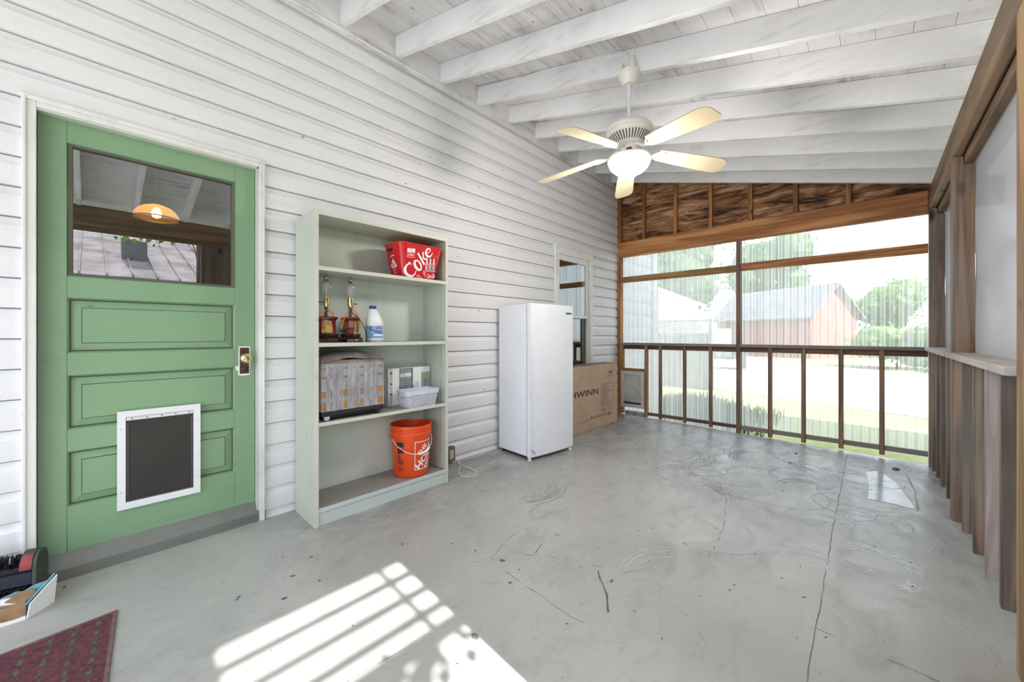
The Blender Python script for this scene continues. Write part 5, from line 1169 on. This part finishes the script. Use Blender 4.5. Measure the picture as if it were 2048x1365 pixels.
barn, Q = gable_house('barn', (-.24, 32.5), (2.16, 3.5), 8, 4.2, 2.45, 4.5, 'barnred', 'barnroof', 'red barn with dark gabled roof across the driveway', 'barn')
p = MB(); p.hexa([Q(-.05, 6.5, GZ), Q(0, 6.5, GZ), Q(0, 9.5, GZ), Q(-.05, 9.5, GZ), Q(-.05, 6.5, 1.6), Q(0, 6.5, 1.6), Q(0, 9.5, 1.6), Q(-.05, 9.5, 1.6)], 'pwhite'); p.build('barn_door', barn)['label'] = 'pale barn door'
sh_, Q = gable_house('shed', (-9.5, 20.2), (1, .05), 4, 4.9, 2.9, 4.0, 'pwhite', 'metalroof', 'white outbuilding half hidden behind the lattice fence', 'shed')
tr = thing('utility_trailer', (-2.35, 20.2, GZ), 'dark framed utility trailer parked beyond the fence', 'trailer')
p = MB(); p.box(-3.0, -1.85, 19.6, 21.6, .0, .06, 'darkmetal'); p.build('trailer_bed', tr)
p = MB()
for z in (.12, .30, .46): p.box(-3.0, -1.85, 19.58, 19.62, z, z+.04, 'darkmetal'); p.box(-1.88, -1.84, 19.6, 21.6, z, z+.04, 'darkmetal')
for x in (-3.0, -2.6, -2.25, -1.89): p.box(x, x+.04, 19.58, 19.62, .0, .5, 'darkmetal')
p.build('trailer_rails', tr)
for y in (20.3, 20.9):
    p = MB(); p.lathe([(.0005, -.09), (.30, -.09), (.32, -.05), (.32, .05), (.30, .09), (.0005, .09)], (-1.72, y, GZ+.32), 'black', 24, Matrix.Rotation(PI/2, 4, 'Y')); p.build('wheel', tr)
# neighbour building whose roof mirrors in the door pane
nb = thing('neighbor_building', (16, 2, GZ), 'long building with pale standing seam metal roof, mirrored in the door pane', 'building')
p = MB(); p.box(14.3, 20.5, -9, 11, GZ, 2.7, 'interior'); p.build('building_walls', nb)
p = MB(); p.hexa([(13.9, -9.3, 2.84), (20.9, -9.3, 5.30), (20.9, 11.3, 5.30), (13.9, 11.3, 2.84), (13.9, -9.3, 2.9), (20.9, -9.3, 5.36), (20.9, 11.3, 5.36), (13.9, 11.3, 2.9)], 'metalroof')
y = -9.2
while y < 11.3:
    p.hexa([(13.88, y, 2.9), (20.9, y, 5.36), (20.9, y+.05, 5.36), (13.88, y+.05, 2.9), (13.88, y+.01, 2.98), (20.9, y+.01, 5.44), (20.9, y+.04, 5.44), (13.88, y+.04, 2.98)], 'metalroof'); y += .56
p.box(13.8, 13.92, -9.3, 11.3, 2.72, 2.86, 'darkmetal'); p.build('building_roof', nb, smooth=False)
MB().box(16.3, 16.9, .75, 1.40, 3.5, 4.45, 'barnroof').build('chimney', nb)

def tree(name, x, y, h, r, label, mat='leafd', trunk=.16, base=None, n=1500, leaf=.22, group=None, solid=True, sq=1.0, lo=.28):
    rr = random.Random(int(x*131+y*17+h*7)); base = GZ if base is None else base
    t = thing(name, (x, y, base), label, 'tree' if h > 2 else 'shrub', group)
    p = MB(); p.tube([(x, y, base-.05), (x+.05, y, base+h*.35), (x-.04, y+.05, base+h*.8)], [trunk, trunk*.8, trunk*.3], 'bark', 10); p.build('trunk', t)
    p = MB(); cz = base+h*(1+lo)/2; rz = h*(1-lo)/2
    lobes = [(x+rr.uniform(-.5, .5)*r, y+rr.uniform(-.5, .5)*r*sq, cz+rr.uniform(-.55, .55)*rz, rr.uniform(.4, .62)) for _ in range(9)]+[(x, y, cz, .8)]
    if solid:
        for (lx, ly, lz, s) in lobes:
            rings = []
            for k in range(1, 7):
                ph = PI*k/7; rings.append([(lx+r*s*.80*math.sin(ph)*math.cos(2*PI*i/10)*rr.uniform(.85, 1.1), ly+r*sq*s*.80*math.sin(ph)*math.sin(2*PI*i/10)*rr.uniform(.85, 1.1), lz+rz*s*.80*math.cos(ph)) for i in range(10)])
            p.loft(rings, mat)
    for i in range(n):
        lx, ly, lz, s = rr.choice(lobes); a = rr.uniform(0, 2*PI); cph = rr.uniform(-1, 1); sph = math.sqrt(1-cph*cph); k = rr.uniform(.8, 1.06)
        c_ = Vector((lx+r*s*k*sph*math.cos(a), ly+r*sq*s*k*sph*math.sin(a), lz+rz*s*k*cph)); d1 = Vector((rr.uniform(-1, 1), rr.uniform(-1, 1), rr.uniform(-1, 1))).normalized(); d2 = d1.orthogonal().normalized(); l = leaf*rr.uniform(.6, 1.2)
        p.add([c_-d1*l*.5, c_+d2*l*.28, c_+d1*l*.5, c_-d2*l*.28], [(0, 1, 2, 3)], mat)
    o = p.build('foliage', t, smooth=False); return t
tree('added_shade_tree', 9.2, 5.4, 13.5, 2.7, 'unseen tall leafy tree added outside to shade the house wing', 'leafd', .22, n=2600, leaf=.3, lo=.46)  # tree added out of view to shade the house wing
tree('tree', -9.5, 30, 10.5, 4.6, 'tall tree behind the fence, seen above the left upper rail', 'leafd', .3, n=1500, leaf=.5)
tree('tree', -6.0, 52, 14, 4.6, 'tall tree behind the far end of the barn roof', 'leafd', .3, n=1400, leaf=.5)
tree('tree', 3.6, 39, 6.0, 2.4, 'round light green tree immediately right of the barn', 'leafl', .2, n=1200, leaf=.3)
tree('tree', 9.6, 38, 7.6, 3.0, 'larger light green tree next to the far right corner post', 'leafl', .2, n=1200, leaf=.35)
tree('bush', 3.6, 26, 2.3, 1.9, 'low rounded bush at the driveway edge right of the barn', 'leafl', .06, n=1100, leaf=.2, lo=.0)
tree('bush', 8.2, 25, 2.8, 2.2, 'low rounded bush at the driveway edge near the corner post', 'leafl', .06, n=1100, leaf=.2, lo=.0)
hg = thing('shading_hedge', (5.4, 5.4, GZ), 'tall clipped greenery, added outside the right wall to block the sun', 'shading_hedge')  # added out of sight, sized to keep sun off the right wall
p = MB(); rr = random.Random(11); hy0, hy1, hx0, hx1, hz1 = 1.95, 9.2, 4.9, 5.9, 4.75; rings = []
for j in range(30):
    y = hy0+(hy1-hy0)*j/29; e = .12 if j in (0, 29) else 0; q = lambda: rr.uniform(-.06, .06)
    rings.append([(hx0+e+q(), y, GZ-.02), (hx0+q(), y, 1.0), (hx0+.03+e+q(), y, 3.0), (hx0+.15+e+q(), y, hz1-.1-e), (5.4, y, hz1-e+q()), (hx1-.15-e+q(), y, hz1-.1-e), (hx1-e+q(), y, 2.0), (hx1-e+q(), y, GZ-.02)])
p.loft(rings, 'leafd'); p.build('shading_hedge_core', hg, smooth=False)
p = MB()
for i in range(5600):
    y = rr.uniform(hy0-.05, hy1+.05); k = rr.random()
    c_ = Vector((hx0+rr.uniform(-.12, .04), y, rr.uniform(GZ+.05, hz1-.1))) if k < .6 else Vector((rr.uniform(hx0, hx1), y, hz1+rr.uniform(-.05, .13))) if k < .85 else Vector((hx1+rr.uniform(-.04, .12), y, rr.uniform(GZ+.05, hz1-.1)))
    d1 = Vector((rr.uniform(-1, 1), rr.uniform(-1, 1), rr.uniform(-1, 1))).normalized(); d2 = d1.orthogonal().normalized(); l = rr.uniform(.07, .15)
    p.add([c_-d1*l*.5, c_+d2*l*.28, c_+d1*l*.5, c_-d2*l*.28], [(0, 1, 2, 3)], 'leafl' if rr.random() < .4 else 'leafd')
o = p.build('shading_hedge_leaves', hg, smooth=False); o['kind'] = 'stuff'
vn = thing('climbing_vine', (4.24, .3, 2.4), 'leafy vine strand hanging on the added outdoor frame, casting dappled shadow', 'vine')
p = MB(); p.tube([(4.222, 1.05, -.50), (4.222, 1.07, 1.2), (4.222, 1.06, 2.2), (4.222, .95, 2.56), (4.235, .5, 2.56), (4.235, .1, 2.58)], .006, 'bark', 6, 2); p.build('vine_stem', vn)
p = MB(); rr = random.Random(5)
for i in range(95):
    y = rr.choice((rr.gauss(.55, .10), rr.uniform(.1, .74))); c_ = Vector((4.27+rr.uniform(-.03, .05), min(.93, y), 2.60-abs(rr.gauss(0, .10)))); d1 = Vector((rr.uniform(-.3, .3), rr.uniform(-1, 1), rr.uniform(-1, 1))).normalized(); d2 = Vector((d1.x, -d1.z, d1.y)).normalized(); l = rr.uniform(.05, .11)
    p.add([c_-d1*l*.5, c_-d1*l*.1+d2*l*.34, c_+d1*l*.5, c_-d1*l*.1-d2*l*.34], [(0, 1, 2, 3)], 'leafl')
o = p.build('vine_leaves', vn, smooth=False)
p = MB(); rg = random.Random(3)
for i in range(5200):
    x = rg.gauss(-.1, .75); y = rg.uniform(6.9, 9.4)
    if x < -1.3 or x > 1.5: continue
    h = rg.uniform(.08, .34)*(1.25-abs(x)*.45); a = rg.uniform(0, 2*PI); l = rg.uniform(.0, .14); w_ = .012
    ca, sa = math.cos(a), math.sin(a)
    p.add([(x-w_*sa, y+w_*ca, GZ), (x+w_*sa, y-w_*ca, GZ), (x+l*.5*ca+w_*.7*sa, y+l*.5*sa-w_*.7*ca, GZ+h*.65), (x+l*ca, y+l*sa, GZ+h), (x+l*.5*ca-w_*.7*sa, y+l*.5*sa+w_*.7*ca, GZ+h*.65)], [(0, 1, 2, 3, 4)], 'leafd')
o = tag(p.build('tall_grass', smooth=False), 'overgrown dark green grass just outside the clear left panel', 'grass'); o['kind'] = 'stuff'

# ------------------------------------------------------------------ light
wd = bpy.data.worlds.new('sky'); scene.world = wd; wd.use_nodes = True; nt = wd.node_tree; nt.nodes.clear()
sk = N(nt, 'ShaderNodeTexSky', sky_type='HOSEK_WILKIE'); sk.turbidity = 6; sk.ground_albedo = .4; sk.sun_direction = Vector((.72, -.05, .69)).normalized()
mxs = N(nt, 'ShaderNodeMix', data_type='RGBA'); mxs.inputs[0].default_value = .9; mxs.inputs[7].default_value = (.82, .90, 1.0, 1); L(nt, sk.outputs[0], mxs.inputs[6])
bg = N(nt, 'ShaderNodeBackground'); bg.inputs[1].default_value = 1.0; L(nt, mxs.outputs[2], bg.inputs[0])
ow = N(nt, 'ShaderNodeOutputWorld'); L(nt, bg.outputs[0], ow.inputs[0])
sl = bpy.data.lights.new('sun', 'SUN'); sl.energy = 4.0; sl.angle = math.radians(.53); sl.color = (1, .97, .92)
so = bpy.data.objects.new('sun', sl); COL.objects.link(so); so.location = (12, -1, 12)
so.rotation_euler = Vector((-1, .066, -.945)).to_track_quat('-Z', 'Y').to_euler()
fl = bpy.data.lights.new('fan_light', 'POINT'); fl.energy = 10; fl.shadow_soft_size = .1; fl.color = (1, .96, .90)
fo = bpy.data.objects.new('fan_light', fl); COL.objects.link(fo); fo.location = (FXc, FYc, 2.12)
scene.view_settings.view_transform = 'Standard'; scene.view_settings.look = 'None'; scene.view_settings.gamma = 1
scene.view_settings.exposure = 2.05; scene.view_settings.use_curve_mapping = False
scene.cycles.max_bounces = 10; scene.cycles.diffuse_bounces = 6; scene.cycles.transparent_max_bounces = 16; scene.cycles.sample_clamp_indirect = 8
scene.cycles.caustics_reflective = False; scene.cycles.caustics_refractive = False
